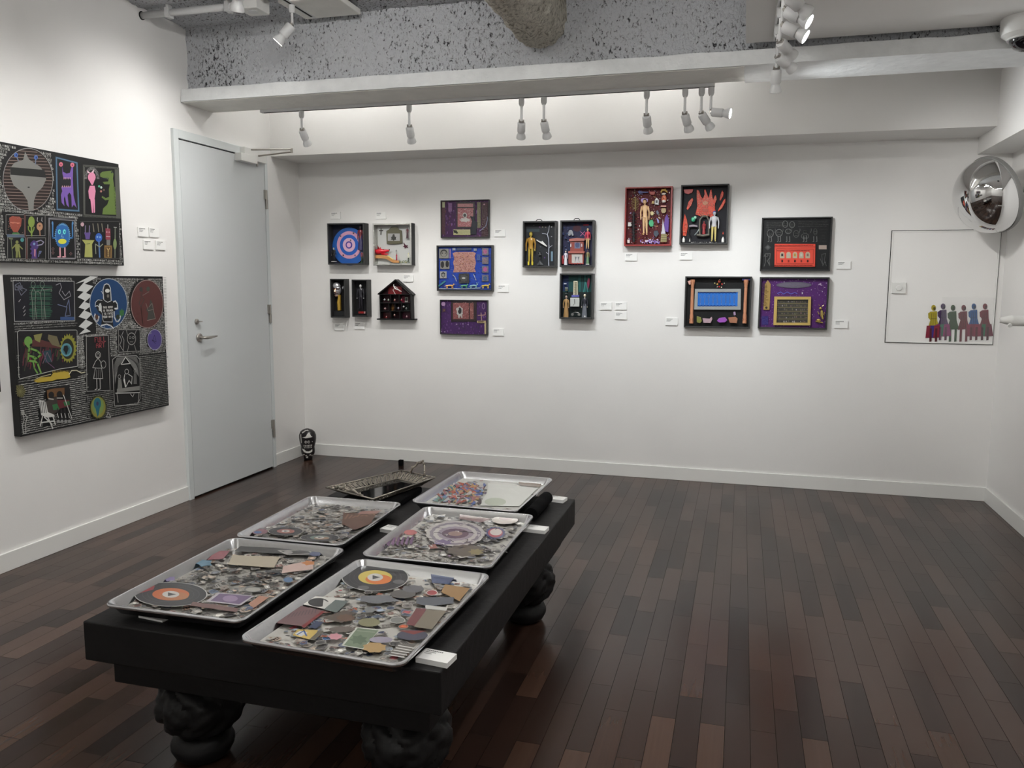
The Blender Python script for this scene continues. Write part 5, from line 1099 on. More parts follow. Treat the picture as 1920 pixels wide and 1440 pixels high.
b.build('bullseye', 'gloss', t)
figure('figurine', t, cb, 230, 780, 1150, .06, (214, 202, 160), (30, 32, 34), (34, 36, 36), base=(170, 170, 168), label='pale-headed little figure', wide=1.5)
figure('figurine', t, cb, 950, 190, 850, .045, (54, 46, 52), (110, 40, 50), (50, 46, 84), robe=True, label='dark figure in a red coat'); figure('figurine', t, cb, 985, 860, 1180, .05, (60, 50, 44), (130, 60, 70), (60, 70, 50), base=(52, 84, 50), label='small crouching figure')
# A2 wolf
t, I, bd = bx(C4, [(586, 172), (1020, 172), (1035, 643), (605, 643)], .07, 'silver-edged shadow box with red wolf head and small framed picture', 'silverframe', .011, (176, 178, 176))
cb = (695, 410, 14.4); x0, x1, z0, z1 = I
b = MB(); b.box((x0 - .012, YB - .068, z0 - .012), (x0 - .011, YB - .001, z1 + .012), (40, 40, 42)); b.box((x1 + .011, YB - .068, z0 - .012), (x1 + .0125, YB - .001, z1 + .012), (38, 38, 40)); b.build('box_sides', 'paint', t)
blob('ornament_frame', t, cb, [(420, 330), (490, 290), (560, 210), (710, 210), (760, 290), (830, 320), (850, 660), (640, 690), (430, 680)], .026, .012, (86, 84, 66))
A = bart(.0275, cb); A.prect(460, 400, 790, 600, (186, 186, 184)); A.pell(620, 530, 70, 60, (60, 60, 56), 12, 0, .2); A.pp([(600, 420), (640, 420), (670, 560), (560, 560)], (70, 70, 66)); A.build('little_picture', 'paint', t)
b = MB(); RD = (190, 24, 40)
def w(x, y, d_=.035): return at(cb, x, y, d_)
b.tube([w(160, 900), w(260, 880), w(360, 880), (w(500, 860))], [.020, .020, .014, .006], 12, RD); b.tube([w(300, 950), w(400, 960), w(470, 960)], [.010, .007, .004], 8, RD); b.tube([w(215, 830), w(190, 720)], [.009, .001], 6, (120, 16, 26)); b.tube([w(270, 850), w(255, 760)], [.008, .001], 6, RD); b.ell(w(345, 830, .047), .0035, 6, (20, 10, 10)); b.ell(w(505, 840), .005, 8, (60, 10, 14))
b.build('wolf_head', 'gloss', t, smooth=True)
blob('ramp', t, cb, [(130, 980), (340, 985), (440, 1010), (620, 1110), (760, 1130), (760, 1195), (600, 1190), (420, 1090), (330, 1075), (130, 1070)], .045, .02, (172, 124, 76)); blob('ramp_top', t, cb, [(430, 1000), (470, 1000), (620, 1100), (600, 1120)], .047, .004, (206, 180, 90))
A = bart(.0165, cb); A.pline([(280, 270), (275, 430)], .004, (50, 44, 40)); A.pline([(230, 325), (330, 320)], .004, (50, 44, 40)); A.pell(945, 750, 62, 50, (90, 40, 56), 10, 0, .35); A.pline([(900, 660), (930, 760), (1000, 770)], .004, (80, 30, 50)); A.build('applied_marks', 'paint', t)
figure('figurine', t, cb, 700, 940, 1120, .045, (120, 30, 50), (160, 30, 60), (150, 30, 60), robe=True, label='tiny crimson figure'); figure('figurine', t, cb, 690, 820, 960, .03, (190, 190, 186), (130, 130, 130), (150, 150, 146), label='tiny silver figure'); figure('figurine', t, cb, 990, 230, 520, .03, (130, 120, 120), (90, 36, 46), (60, 34, 44), robe=True, label='dark red standing figure', base=(60, 50, 50)); figure('figurine', t, cb, 1020, 920, 1190, .05, (214, 206, 150), (196, 196, 180), (30, 44, 34), label='yellow-headed figure')
trinkets('green_trim', t, cb, 60, 780, 1130, 1050, 1190, .035, .0015, .004, [(60, 96, 60), (120, 130, 110), (150, 140, 90)], 5)
# A3 bust
t, I, bd = bx(C4, [(108, 797), (276, 797), (290, 1235), (122, 1235)], .075, 'narrow black shadow box holding metallic silver and gold bust', ft=.009, back=(18, 18, 20))
cb = (610, 510, 1127/90); b = MB(); GO = (196, 160, 70); SV = (186, 186, 190)
def w(x, y, d_=.04): return at(cb, x, y, d_)
b.tube([w(330, 900), w(320, 700), w(330, 620), w(330, 540)], [.0165, .0175, .013, .014], 12, GO); hc = w(285, 430)
b.ell(w(280, 430), (.034, .026, .043), 18, SV); b.ell(w(265, 330), (.033, .026, .030), 14, (200, 200, 204)); b.ell(w(270, 550), (.020, .018, .014), 12, (176, 150, 140)); b.tube([w(240, 400, .062), w(225, 460, .068), w(240, 480, .062)], [.006, .009, .005], 8, (200, 150, 120)); b.ell(w(420, 370), (.006, .010, .014), 8, SV)
b.box(w(170, 395, .064) + Vector((0, -.002, -.006)), w(320, 395, .064) + Vector((0, .006, .005)), (60, 40, 34)); b.box(w(215, 500, .064) + Vector((0, -.002, -.002)), w(290, 500, .064) + Vector((0, .006, .002)), (110, 60, 50))
b.build('metallic_bust', 'foil', t, smooth='auto'); blob('ledge', t, cb, [(190, 920), (480, 920), (480, 1040), (190, 1040)], .055, .04, (26, 28, 30), 'paint')
# A4
t, I, bd = bx(C4, [(350, 805), (526, 805), (543, 1225), (366, 1225)], .07, 'narrow black shadow box with small black-suited figure on red letters', ft=.009, back=(22, 23, 26))
figure('figurine', t, cb, 830, 290, 880, .045, (196, 196, 196), (40, 40, 46), (34, 32, 40), label='pale-headed figure in a dark suit', wide=1.2)
b = MB()
for i in range(4): p = at(cb, 800 + 42*i, 950, .05); b.box(p - Vector((.0055, .004, .008)), p + Vector((.0055, .004, .008)), (150, 34, 34) if i < 3 else (180, 130, 130))
b.build('red_letters', 'gloss', t)
# A5 house shelf
CH5 = (700, 510, 1113/85)
def w(x, y, d_=.06): return at(CH5, x, y, d_)
t = empty('house_shelf', w(540, 1170, 0), 'small black house-shaped shelf full of tiny figures, deer on red gable', 'wall shelf')
D5 = .06; BK = (38, 35, 38)
def side(a_, b_, th=.004):
    a_, b_ = w(*a_, D5), w(*b_, D5); d = (b_ - a_).normalized(); n = Vector((-d.z, 0, d.x)) * th
    return MB().prism([a_ - n, b_ - n, b_ + n, a_ + n], (0, D5 - .001, 0))
f = side((105, 548), (540, 190)); g_ = side((540, 190), (958, 560)); f.add(g_.v, g_.f); 
for s_ in (side((155, 545), (175, 1160)), side((910, 555), (925, 1160))): f.add(s_.v, s_.f)
f.build('roof_and_walls', 'black', t); s_ = side((85, 1158), (1008, 1168), .005); s_.build('base_shelf', 'black', t)
b = MB().prism([w(*p, .008) for p in ((160, 540), (540, 215), (905, 555), (915, 1155), (172, 1155))], (0, .004, 0), (46, 20, 28)); b.build('backing', 'paint', t)
b = MB()
for x, y0, y1 in ((420, 550, 760), (630, 550, 760), (380, 770, 960), (530, 770, 960), (690, 770, 960), (430, 960, 1155), (650, 960, 1155)): s_ = side((x, y0), (x, y1), .0022); b.add(s_.v, s_.f)
for y in (550, 760, 960): s_ = side((170, y), (910, y), .0022); b.add(s_.v, s_.f)
b.build('dividers', 'black', t)
A = bart(.0125, CH5, 3); A.pp([(380, 350), (700, 350), (690, 545), (360, 545)], (140, 30, 36)); A.prect(180, 990, 420, 1150, (90, 26, 34)); A.prect(660, 990, 900, 1150, (84, 28, 50)); A.prect(690, 600, 770, 750, (130, 40, 60)); A.prect(775, 620, 850, 740, (190, 190, 184)); A.prect(790, 635, 835, 710, (60, 64, 62)); A.pell(455, 870, 60, 90, (140, 90, 44), 18); A.pp([(395, 870), (515, 870), (480, 920), (430, 920)], (206, 150, 70)); A.prect(700, 780, 890, 950, (30, 44, 40)); A.build('cell_pictures', 'gloss', t)
b = MB(); WH = (212, 208, 206)
b.tube([w(500, 300), w(500, 350), w(540, 410), w(620, 440), w(690, 480)], [.003, .003, .005, .004, .002], 6, WH); b.tube([w(520, 400), w(480, 440), w(540, 545)], .0018, 5, WH); b.tube([w(600, 430), w(660, 480)], .0018, 5, WH); b.tube([w(520, 350), w(600, 400)], .0018, 5, WH); b.build('leaping_deer', 'gloss', t)
for i, (x, y, c_) in enumerate(((275, 680, (190, 200, 206)), (370, 690, (150, 180, 150)), (525, 690, (190, 120, 110)), (690, 690, (160, 40, 60)), (290, 900, (200, 160, 160)), (615, 890, (150, 150, 170)), (745, 850, (206, 206, 204)), (810, 900, (100, 110, 106)), (520, 1060, (180, 130, 120)), (320, 1110, (170, 60, 54)), (820, 1100, (190, 140, 150)))):
    p = w(x, y, .04); bb = MB(); bb.ell(p + Vector((0, 0, .006)), (.0034, .003, .0036), 8, WH); bb.ell(p, (.005, .0035, .0055), 8, c_); bb.tube([p + Vector((-.009, 0, .001)), p, p + Vector((.009, 0, .003))], .0015, 5, c_); bb.box(p + Vector((-.005, -.004, -.009)), p + Vector((.005, .004, -.006)), (60, 40, 44)); o = bb.build('shelf_figure', 'gloss', t, smooth='auto')

# B column: three collages
C5 = (810, 360, 5.143)
t, I, bd = bx(C5, [(78, 76), (550, 76), (548, 440), (86, 440)], .03, 'topmost purple glitter collage of the stacked three, black cat before pink square', ft=.006, back=(58, 30, 66), bd=.018, name='framed_collage', cat='framed collage')
A = bart(.0185, C5, 21); x0, x1, z0, z1 = I
for i in range(420): u, v = A.r.uniform(x0, x1), A.r.uniform(z0, z1); c_ = A.r.choice([(80, 36, 100), (60, 24, 70), (110, 50, 130), (92, 24, 44), (40, 20, 50), (130, 90, 150)]); l = A.r.uniform(.002, .010); A.z = .0002 + .000004*i; A.mb.add([A.P(u - l*.3, v - l), A.P(u + l*.3, v - l), A.P(u + l*.3, v + l), A.P(u - l*.3, v + l)], [(0, 1, 2, 3)], c_)
A.z = .003; A.prect(85, 90, 130, 410, (70, 24, 40)); A.prect(235, 95, 415, 355, (34, 22, 30)); A.prect(248, 112, 398, 145, (190, 130, 132)); A.prect(248, 156, 398, 335, (176, 104, 108))
for i in range(130): x, y = 250 + 145*A.r.random(), 158 + 175*A.r.random(); A.pline([(x, y), (x + 12, y - 6)], .0012, A.r.choice([(214, 180, 178), (130, 60, 66), (196, 140, 140)]))
A.pell(318, 225, 22, 26, (200, 200, 196), 12); A.pell(318, 225, 14, 17, (50, 48, 50), 10); A.pell(320, 270, 50, 20, (206, 200, 196), 14, 0, .2)
A.prect(208, 362, 372, 415, (196, 192, 140))
for i in range(22):
    for j in range(4): A.pell(214 + 7.4*i, 370 + 12*j, 2, 2, (70, 90, 70), 4)
A.prect(160, 108, 196, 190, (130, 88, 140)); A.prect(438, 98, 472, 345, (120, 118, 84)); A.pell(502, 122, 20, 22, (196, 110, 150), 8, 0, .3); A.prect(102, 98, 126, 150, (176, 180, 140)); A.prect(480, 100, 540, 430, (60, 16, 32))
for x, y in ((505, 120),): A.pell(x, y, 8, 8, (220, 170, 190), 8)
A.pline([(460, 380), (520, 330), (540, 260), (535, 240)], .0026, (130, 140, 170)); A.build('collage', 'glitter', t)
blob('black_cat', t, C5, [(365, 225), (375, 235), (395, 235), (405, 222), (415, 280), (440, 290), (436, 340), (425, 360), (430, 410), (370, 412), (375, 340), (385, 280)], .026, .005, (40, 42, 48), 'paint')
blob('shoe', t, C5, [(205, 365), (235, 370), (252, 395), (240, 402), (210, 390)], .026, .004, (40, 44, 36), 'paint')
# B2
t, I, bd = bx(C5, [(40, 513), (585, 513), (583, 955), (48, 955)], .04, 'black-framed blue collage with pink glitter square and toy animals along its bottom', ft=.011, back=(30, 60, 150), bd=.02, name='framed_collage', cat='framed collage')
A = bart(.0205, C5, 22); x0, x1, z0, z1 = I
for i in range(300): u, v = A.r.uniform(x0, x1), A.r.uniform(z0, z1); c_ = A.r.choice([(26, 50, 130), (36, 72, 170), (22, 44, 110), (60, 90, 180)]); l = A.r.uniform(.002, .012); A.z = .0002 + .000004*i; A.mb.add([A.P(u - l, v - l*.3), A.P(u + l, v - l*.3), A.P(u + l, v + l*.3), A.P(u - l, v + l*.3)], [(0, 1, 2, 3)], c_)
A.z = .003; A.pp([(200, 590), (225, 580), (400, 578), (425, 590), (412, 620), (425, 680), (412, 740), (424, 772), (205, 775), (216, 730), (205, 680), (216, 640)], (206, 150, 140))
for i in range(420): x, y = 210 + 205*A.r.random(), 584 + 185*A.r.random(); A.pline([(x, y), (x + 9*A.r.random(), y + 12*A.r.random() - 6)], .0014, A.r.choice([(230, 200, 190), (150, 80, 80), (200, 130, 120), (120, 60, 64), (220, 170, 120)]))
for p in (((72, 548), (165, 548), (165, 640), (72, 640)), ((82, 662), (172, 662), (172, 742), (82, 742)), ((80, 765), (145, 765), (145, 832), (80, 832))): A.pp(list(p), (150, 148, 140) if p[0][1] < 700 else (176, 176, 176))
A.pell(118, 590, 34, 36, (40, 42, 42), 20); A.pell(118, 596, 27, 28, (146, 144, 136), 18); A.pell(104, 590, 6, 6, (30, 30, 30), 8); A.pell(134, 590, 6, 6, (30, 30, 30), 8); A.pell(104, 700, 17, 32, (30, 30, 34), 14); A.pell(150, 695, 17, 32, (30, 30, 34), 14); A.pell(112, 798, 20, 26, (40, 44, 44), 12, 0, .12); A.pell(112, 802, 13, 16, (150, 150, 150), 10)
for i, c_ in enumerate(((176, 96, 140), (140, 116, 124), (190, 90, 150), (60, 96, 140))): A.prect(486, 542 + 86*i, 548, 610 + 84*i, (120, 116, 128)); A.pell(516, 575 + 86*i, 20, 24, c_, 12, 0, .15)
A.prect(174, 548, 182, 640, (196, 150, 176)); A.prect(262, 785, 362, 880, (54, 54, 56)); A.pell(310, 832, 34, 34, (80, 80, 78), 14, 0, .15); A.pell(308, 830, 18, 9, (206, 206, 204), 10); A.prect(240, 540, 385, 564, (60, 76, 110)); A.prect(435, 600, 470, 660, (60, 90, 160)); A.pell(215, 552, 18, 14, (150, 160, 180), 8, 0, .2); A.pell(420, 556, 18, 14, (150, 160, 180), 8, 0, .2)
A.pline([(205, 800), (225, 820), (240, 860)], .003, (190, 200, 210)); A.pline([(405, 795), (420, 830), (428, 850)], .003, (190, 200, 210)); A.pline([(70, 905), (130, 860)], .006, (70, 150, 160)); A.pline([(70, 930), (320, 932), (470, 925)], .0026, (190, 200, 206)); A.build('collage', 'glitter', t)
for nm_, x, c_, s_ in (('tiger', 170, (212, 160, 76), 1), ('lizard', 310, (90, 160, 110), .8), ('goat', 400, (130, 170, 176), .9), ('tiger', 515, (206, 176, 70), .95)):
    b = MB(); p = lambda a_, b_: at(C5, x + a_*s_, 905 + b_*s_, .034)
    b.tube([p(-36, 0), p(0, -4), p(34, -2)], [.0045, .006, .0055], 8, c_); b.ell(p(40, -14), (.0055, .0045, .0055), 8, c_)
    for dx_ in (-30, -20, 22, 32): b.tube([p(dx_, 0), p(dx_, 26)], .0022, 5, c_)
    b.tube([p(-36, -2), p(-50, 12)], .0014, 5, c_)
    if nm_ == 'goat': b.tube([p(36, -22), p(30, -40)], .0012, 4, c_); b.tube([p(44, -22), p(50, -40)], .0012, 4, c_)
    b.build('toy_' + nm_, 'gloss', t, smooth='auto')
# B3
t, I, bd = bx(C5, [(73, 1040), (535, 1042), (533, 1380), (78, 1376)], .03, 'lowest purple collage of the stacked three, white outlined figure on pink square', ft=.006, back=(64, 34, 84), bd=.018, name='framed_collage', cat='framed collage')
A = bart(.0185, C5, 23); x0, x1, z0, z1 = I
for i in range(420): u, v = A.r.uniform(x0, x1), A.r.uniform(z0, z1); c_ = A.r.choice([(84, 40, 110), (60, 28, 80), (70, 34, 92), (40, 30, 70), (120, 80, 150)]); l = A.r.uniform(.002, .008); A.z = .0002 + .000004*i; A.mb.add([A.P(u - l*.5, v - l), A.P(u + l*.5, v - l), A.P(u + l*.5, v + l), A.P(u - l*.5, v + l)], [(0, 1, 2, 3)], c_)
A.z = .003; A.prect(185, 1052, 432, 1250, (44, 26, 34)); A.prect(204, 1070, 356, 1226, (150, 86, 86)); A.prect(366, 1072, 402, 1226, (150, 90, 86))
for i in range(160): x, y = 206 + 194*A.r.random(), 1072 + 150*A.r.random(); A.pline([(x, y), (x + 8, y - 10)], .0012, A.r.choice([(200, 150, 146), (110, 50, 56), (180, 120, 116)])) if not 354 < x < 368 else None
A.pell(270, 1150, 30, 48, (206, 204, 200), 12, 0, .12); A.pell(270, 1145, 18, 32, (40, 40, 44), 10); A.pell(248, 1130, 14, 16, (206, 204, 200), 10); A.pline([(258, 1180), (262, 1212)], .005, (206, 204, 200)); A.pline([(285, 1180), (290, 1210)], .005, (206, 204, 200))
A.pell(112, 1080, 20, 20, (190, 150, 196), 12); A.pell(118, 1140, 16, 18, (100, 66, 60), 8, 0, .3); A.prect(436, 1240, 522, 1264, (196, 176, 130)); A.pline([(516, 1264), (516, 1365)], .007, (200, 184, 140)); A.prect(446, 1244, 500, 1258, (120, 96, 70)); A.pline([(475, 1165), (480, 1235)], .003, (200, 170, 150)); A.pline([(445, 1190), (515, 1185), (515, 1160)], .003, (206, 160, 150)); A.ring(498, 1100, 12, 28, .0024, (170, 140, 180), 14)
for x, y in ((95, 1345), (125, 1348), (240, 1275), (300, 1272), (350, 1278)): A.pell(x, y, 8, 7, (180, 160, 196), 6, 0, .3)
A.build('collage', 'glitter', t)

# C column
C6 = (970, 400, 6.857)
def box_handle(t, crop, x, y):
    p = at(crop, x, y, .03); b = MB(); b.tube([p + Vector((-.022, 0, -.004)), p + Vector((-.012, 0, .006)), p + Vector((.012, 0, .006)), p + Vector((.022, 0, -.004))], .003, 6); b.build('top_clasp', 'black', t)
t, I, bd = bx(C6, [(66, 98), (497, 98), (495, 700), (70, 688)], .07, 'black shadow box with tall golden doll and white bare branch', ft=.011, back=(30, 32, 36)); box_handle(t, C6, 280, 90)
figure('golden_doll', t, C6, 172, 240, 668, .045, (176, 156, 70), (150, 112, 40), (170, 146, 60), hair=(96, 84, 26), label='golden doll in a yellow-brown jumpsuit', wide=1.15)
b = MB(); 
for s_ in (-1, 1): b.box(at(C6, 172 + s_*24, 655, .055) - Vector((.007, .005, .006)), at(C6, 172 + s_*24, 620, .04) + Vector((.006, .005, 0)), (206, 190, 60))
b.build('yellow_boots', 'gloss', t)
b = MB(); W3 = (186, 190, 204)
def w(x, y, d_=.04): return at(C6, x, y, d_)
b.tube([w(405, 680), w(402, 540), w(408, 420), w(402, 330), w(385, 270), w(405, 220), w(412, 155)], [.003, .0028, .0024, .0022, .0022, .0016, .001], 6, W3); b.tube([w(388, 275), w(360, 262), w(318, 258)], .0014, 5, W3); b.tube([w(408, 440), w(450, 412)], .0014, 5, W3); b.tube([w(402, 530), w(370, 500)], .0012, 5, W3); b.build('bare_branch', 'paint', t)
blob('white_ship', t, C6, [(243, 335), (310, 362), (320, 352), (335, 370), (385, 425), (375, 430), (300, 385), (248, 350)], .035, .004, (206, 206, 202))
b = MB(); b.ell(w(292, 520), (.011, .011, .014), 14, (70, 72, 74)); b.tube([w(292, 560), w(292, 600)], .007, 8, (64, 66, 68)); R = [[w(290 + 52*q*math.cos(2*PI*j/12), 662 - 70*(1 - q), .045 + .010*math.sin(2*PI*j/12)) for j in range(12)] for q in (1, .8, .4, .2)]; b.rings(R, (84, 86, 88)); b.box(w(270, 535, .058), w(310, 530, .052), (150, 150, 150)); b.build('grey_bust', 'foil', t, smooth='auto')
A = bart(.013, C6, 31); A.prect(120, 200, 285, 238, (60, 74, 80)); A.pell(310, 320, 60, 44, (44, 46, 50), 20)
for x, y, c_ in ((212, 155, (90, 96, 100)), (288, 175, (150, 90, 160)), (325, 176, (190, 180, 150)), (365, 178, (150, 140, 130)), (440, 175, (200, 200, 200)), (440, 298, (170, 170, 176)), (300, 430, (90, 96, 100))): A.pell(x, y, 9, 7, c_, 8)
A.prect(432, 490, 456, 616, (130, 160, 180)); A.pell(350, 570, 10, 10, (90, 60, 130), 8); A.build('applied_marks', 'paint', t)
# C2
t, I, bd = bx(C6, [(543, 95), (985, 80), (975, 690), (550, 690)], .07, 'black shadow box with brown doll-house shrine and fan-shaped white centre', ft=.011, back=(26, 28, 58)); box_handle(t, C6, 765, 78)
A = bart(.013, C6, 32)
for i in range(120): u, v = A.r.uniform(I[0], I[1]), A.r.uniform(I[2], I[3]); A.ell((u, v), A.r.uniform(.002, .008), A.r.uniform(.002, .008), A.r.choice([(26, 34, 80), (30, 60, 100), (20, 20, 44), (50, 30, 80)]), 6)
A.pell(768, 195, 55, 40, (70, 24, 40), 16); A.prect(848, 142, 918, 158, (180, 40, 60)); A.pline([(812, 235), (872, 290)], .002, (200, 120, 170)); A.pline([(868, 232), (812, 290)], .002, (200, 120, 170)); A.build('applied_marks', 'paint', t)
BRN = (124, 58, 50)
blob('shrine_roof', t, C6, [(665, 330), (770, 315), (865, 325), (862, 352), (665, 358)], .05, .03, (150, 92, 84)); blob('shrine_body', t, C6, [(680, 360), (852, 360), (852, 480), (860, 500), (850, 650), (655, 650), (655, 490), (680, 480)], .04, .02, BRN); blob('shrine_step', t, C6, [(648, 488), (870, 488), (860, 512), (655, 512)], .055, .03, (150, 84, 74))
A = bart(.0615, C6, 33); A.z = -.02; A.prect(728, 372, 802, 450, (110, 120, 150)); A.pell(765, 405, 26, 34, (70, 80, 120), 14); A.prect(692, 525, 830, 640, (214, 210, 204)); A.pell(762, 590, 34, 40, (120, 124, 130), 8, 0, .3); A.pp([(762, 540), (790, 630), (735, 630)], (206, 204, 206))
for i in range(5): A.pell(695 + 35*i, 645, 14, 10, (186, 70, 70), 6, 0, .2)
A.build('shrine_pictures', 'gloss', t)
for x in (688, 828): p = at(C6, x, 410, .045); MB().tube([p - Vector((0, 0, .011)), p + Vector((0, 0, .011))], [.005, .0035], 8, (190, 176, 180)).build('shrine_column', 'gloss', t)
figure('figurine', t, C6, 622, 480, 665, .055, (206, 190, 180), (196, 190, 200), (190, 190, 196), robe=True, label='white robed figure'); figure('figurine', t, C6, 905, 190, 455, .04, (206, 180, 140), (190, 60, 80), (200, 170, 120), label='figure in a short red top'); figure('figurine', t, C6, 905, 470, 650, .05, (90, 60, 50), (120, 110, 70), (90, 120, 90), robe=True, base=(200, 200, 196), label='green seated figure')
blob('grey_creature', t, C6, [(650, 285), (655, 240), (668, 215), (695, 212), (715, 240), (725, 285), (700, 288), (690, 260), (680, 288)], .03, .01, (130, 134, 140)); blob('red_armchair', t, C6, [(570, 550), (600, 535), (602, 650), (575, 650)], .045, .02, (130, 34, 40)); trinkets('trinkets', t, C6, 24, 570, 140, 660, 470, .025, .002, .006, [(60, 80, 130), (90, 100, 130), (40, 50, 90)], 7)
# C3
t, I, bd = bx(C6, [(543, 775), (978, 770), (960, 1362), (540, 1355)], .07, 'black shadow box with teal back, cream tower and two robed dolls', ft=.011, back=(22, 66, 66))
A = bart(.013, C6, 34)
for i in range(26): A.pline([(790 + 6*i, 800), (785 + 6*i, 1030)], .002, A.r.choice([(36, 100, 98), (20, 60, 64), (40, 120, 116)]))
A.prect(560, 800, 660, 1000, (30, 50, 96)); A.prect(555, 1010, 950, 1350, (18, 34, 34)); A.pline([(850, 1010), (880, 870), (905, 1010)], .003, (70, 150, 146)); A.build('applied_marks', 'paint', t)
blob('cream_tower', t, C6, [(722, 870), (775, 870), (778, 1052), (718, 1052)], .035, .02, (190, 186, 160)); blob('blue_collar', t, C6, [(698, 1050), (790, 1050), (795, 1075), (695, 1078)], .045, .03, (90, 90, 160)); blob('silver_square', t, C6, [(680, 1085), (797, 1085), (797, 1200), (680, 1200)], .048, .02, (176, 180, 176)); A = bart(.0485, C6, 35); A.pline([(735, 1105), (738, 1160)], .0022, (60, 60, 60)); A.pline([(738, 1160), (715, 1185)], .0015, (120, 120, 116))
for y in range(890, 1040, 16): pass
A.build('square_marks', 'paint', t); A = bart(.0355, C6, 36)
for y in range(885, 1040, 14): A.pline([(732, y), (764, y + 4), (748, y + 9)], .0015, (120, 110, 84))
A.build('tower_marks', 'paint', t)
figure('figurine', t, C6, 628, 1055, 1340, .05, (170, 150, 140), (160, 128, 84), (156, 122, 78), robe=True, label='brown robed doll'); figure('figurine', t, C6, 865, 1035, 1340, .05, (214, 204, 180), (44, 46, 54), (100, 104, 112), robe=True, label='pale-faced doll in grey robe'); p = at(C6, 868, 1330, .065); MB().prism([p + Vector((-.007, 0, -.002)), p + Vector((0, 0, .012)), p + Vector((.007, 0, -.002))], (0, .003, 0), (214, 214, 212)).build('white_hem', 'gloss', t)
b = MB()
for x in (710, 795): p = at(C6, x, 1300, .04); b.lathe([(.007, 0), (.010, 0), (.010, .004), (.007, .004)], p, (0, -1, 0), 18, (130, 132, 130))
b.tube([at(C6, 715, 1280, .04), at(C6, 750, 1270, .04), at(C6, 790, 1280, .04)], .0018, 6, (130, 132, 130)); b.build('silver_rings', 'foil', t)
for i, (x, y, c_) in enumerate(((615, 905, (200, 200, 210)), (632, 960, (150, 150, 120)), (632, 985, (120, 120, 70)), (628, 1030, (70, 80, 80)))): p = at(C6, x, y, .03); MB().box(p - Vector((.009, .003, .003)), p + Vector((.009, .003, .003)), c_).build('small_plaque', 'gloss', t)
blob('red_ribbon', t, C6, [(910, 830), (935, 840), (925, 930), (905, 990), (895, 900)], .03, .003, (110, 30, 60))

# D column
C7 = (1160, 330, 8.473)
t, I, bd = bx(C7, [(110, 175), (858, 165), (830, 1110), (80, 1110)], .065, 'red-framed shadow box crammed with toys, bare doll and black skeleton', 'redframe', .0095, (84, 18, 26))
TR = [(190, 180, 170), (150, 30, 40), (176, 130, 60), (60, 60, 66), (130, 100, 160), (200, 190, 190), (110, 24, 30), (160, 80, 90), (90, 70, 60)]
trinkets('beads', t, C7, 430, 150, 210, 810, 1070, .02, .0012, .0048, TR, 11); trinkets('beads', t, C7, 60, 340, 1010, 660, 1070, .035, .003, .006, [(150, 130, 200), (210, 200, 220), (120, 90, 170)], 12)
figure('bare_doll', t, C7, 430, 370, 940, .045, (214, 176, 134), (222, 184, 140), (222, 186, 142), hair=(80, 60, 50), label='bare doll with raised arm', wide=.95, lean=-.04)
b = MB()
def w(x, y, d_=.04): return at(C7, x, y, d_)
b.tube([w(262, 330), w(266, 440), w(265, 560)], [.004, .005, .003], 8, (170, 150, 96))
for i in range(8): y = 350 + 25*i; k = 62 - abs(i - 3)*5; b.tube([w(262 - k, y + 12), w(240, y, .05), w(262, y - 6, .052), w(288, y, .05), w(264 + k, y + 12)], .0018, 5, (160, 144, 100))
b.ell(w(250, 265), (.008, .007, .009), 10, (110, 90, 70)); b.build('ribcage', 'gloss', t)
b = MB(); b.tube([w(240, 570), w(235, 800), w(240, 1050)], [.008, .010, .009], 10, (28, 28, 32))
for i in range(9): y = 600 + 50*i; b.tube([w(195, y), w(240, y + 8, .05), w(285, y)], .003, 6, (34, 34, 38))
b.build('black_backbone', 'gloss', t, smooth='auto')
b = MB(); b.ell(w(720, 360), (.018, .010, .024), 16, (206, 120, 90)); b.ell(w(718, 400, .045), (.015, .008, .010), 12, (214, 210, 206)); b.ell(w(718, 285, .046), (.016, .008, .008), 12, (214, 206, 196))
for x in (672, 752): b.ell(w(x, 295, .056), (.0058, .003, .0052), 10, (14, 14, 16))
b.ell(w(712, 350, .056), (.0045, .005, .005), 8, (200, 100, 70)); b.tube([w(670, 260), w(690, 225), w(740, 225), w(775, 260)], [.004, .008, .008, .004], 8, (180, 150, 80)); b.tube([w(735, 230), w(735, 195)], [.004, .001], 6, (190, 160, 80)); b.build('crowned_mask', 'gloss', t, smooth='auto')
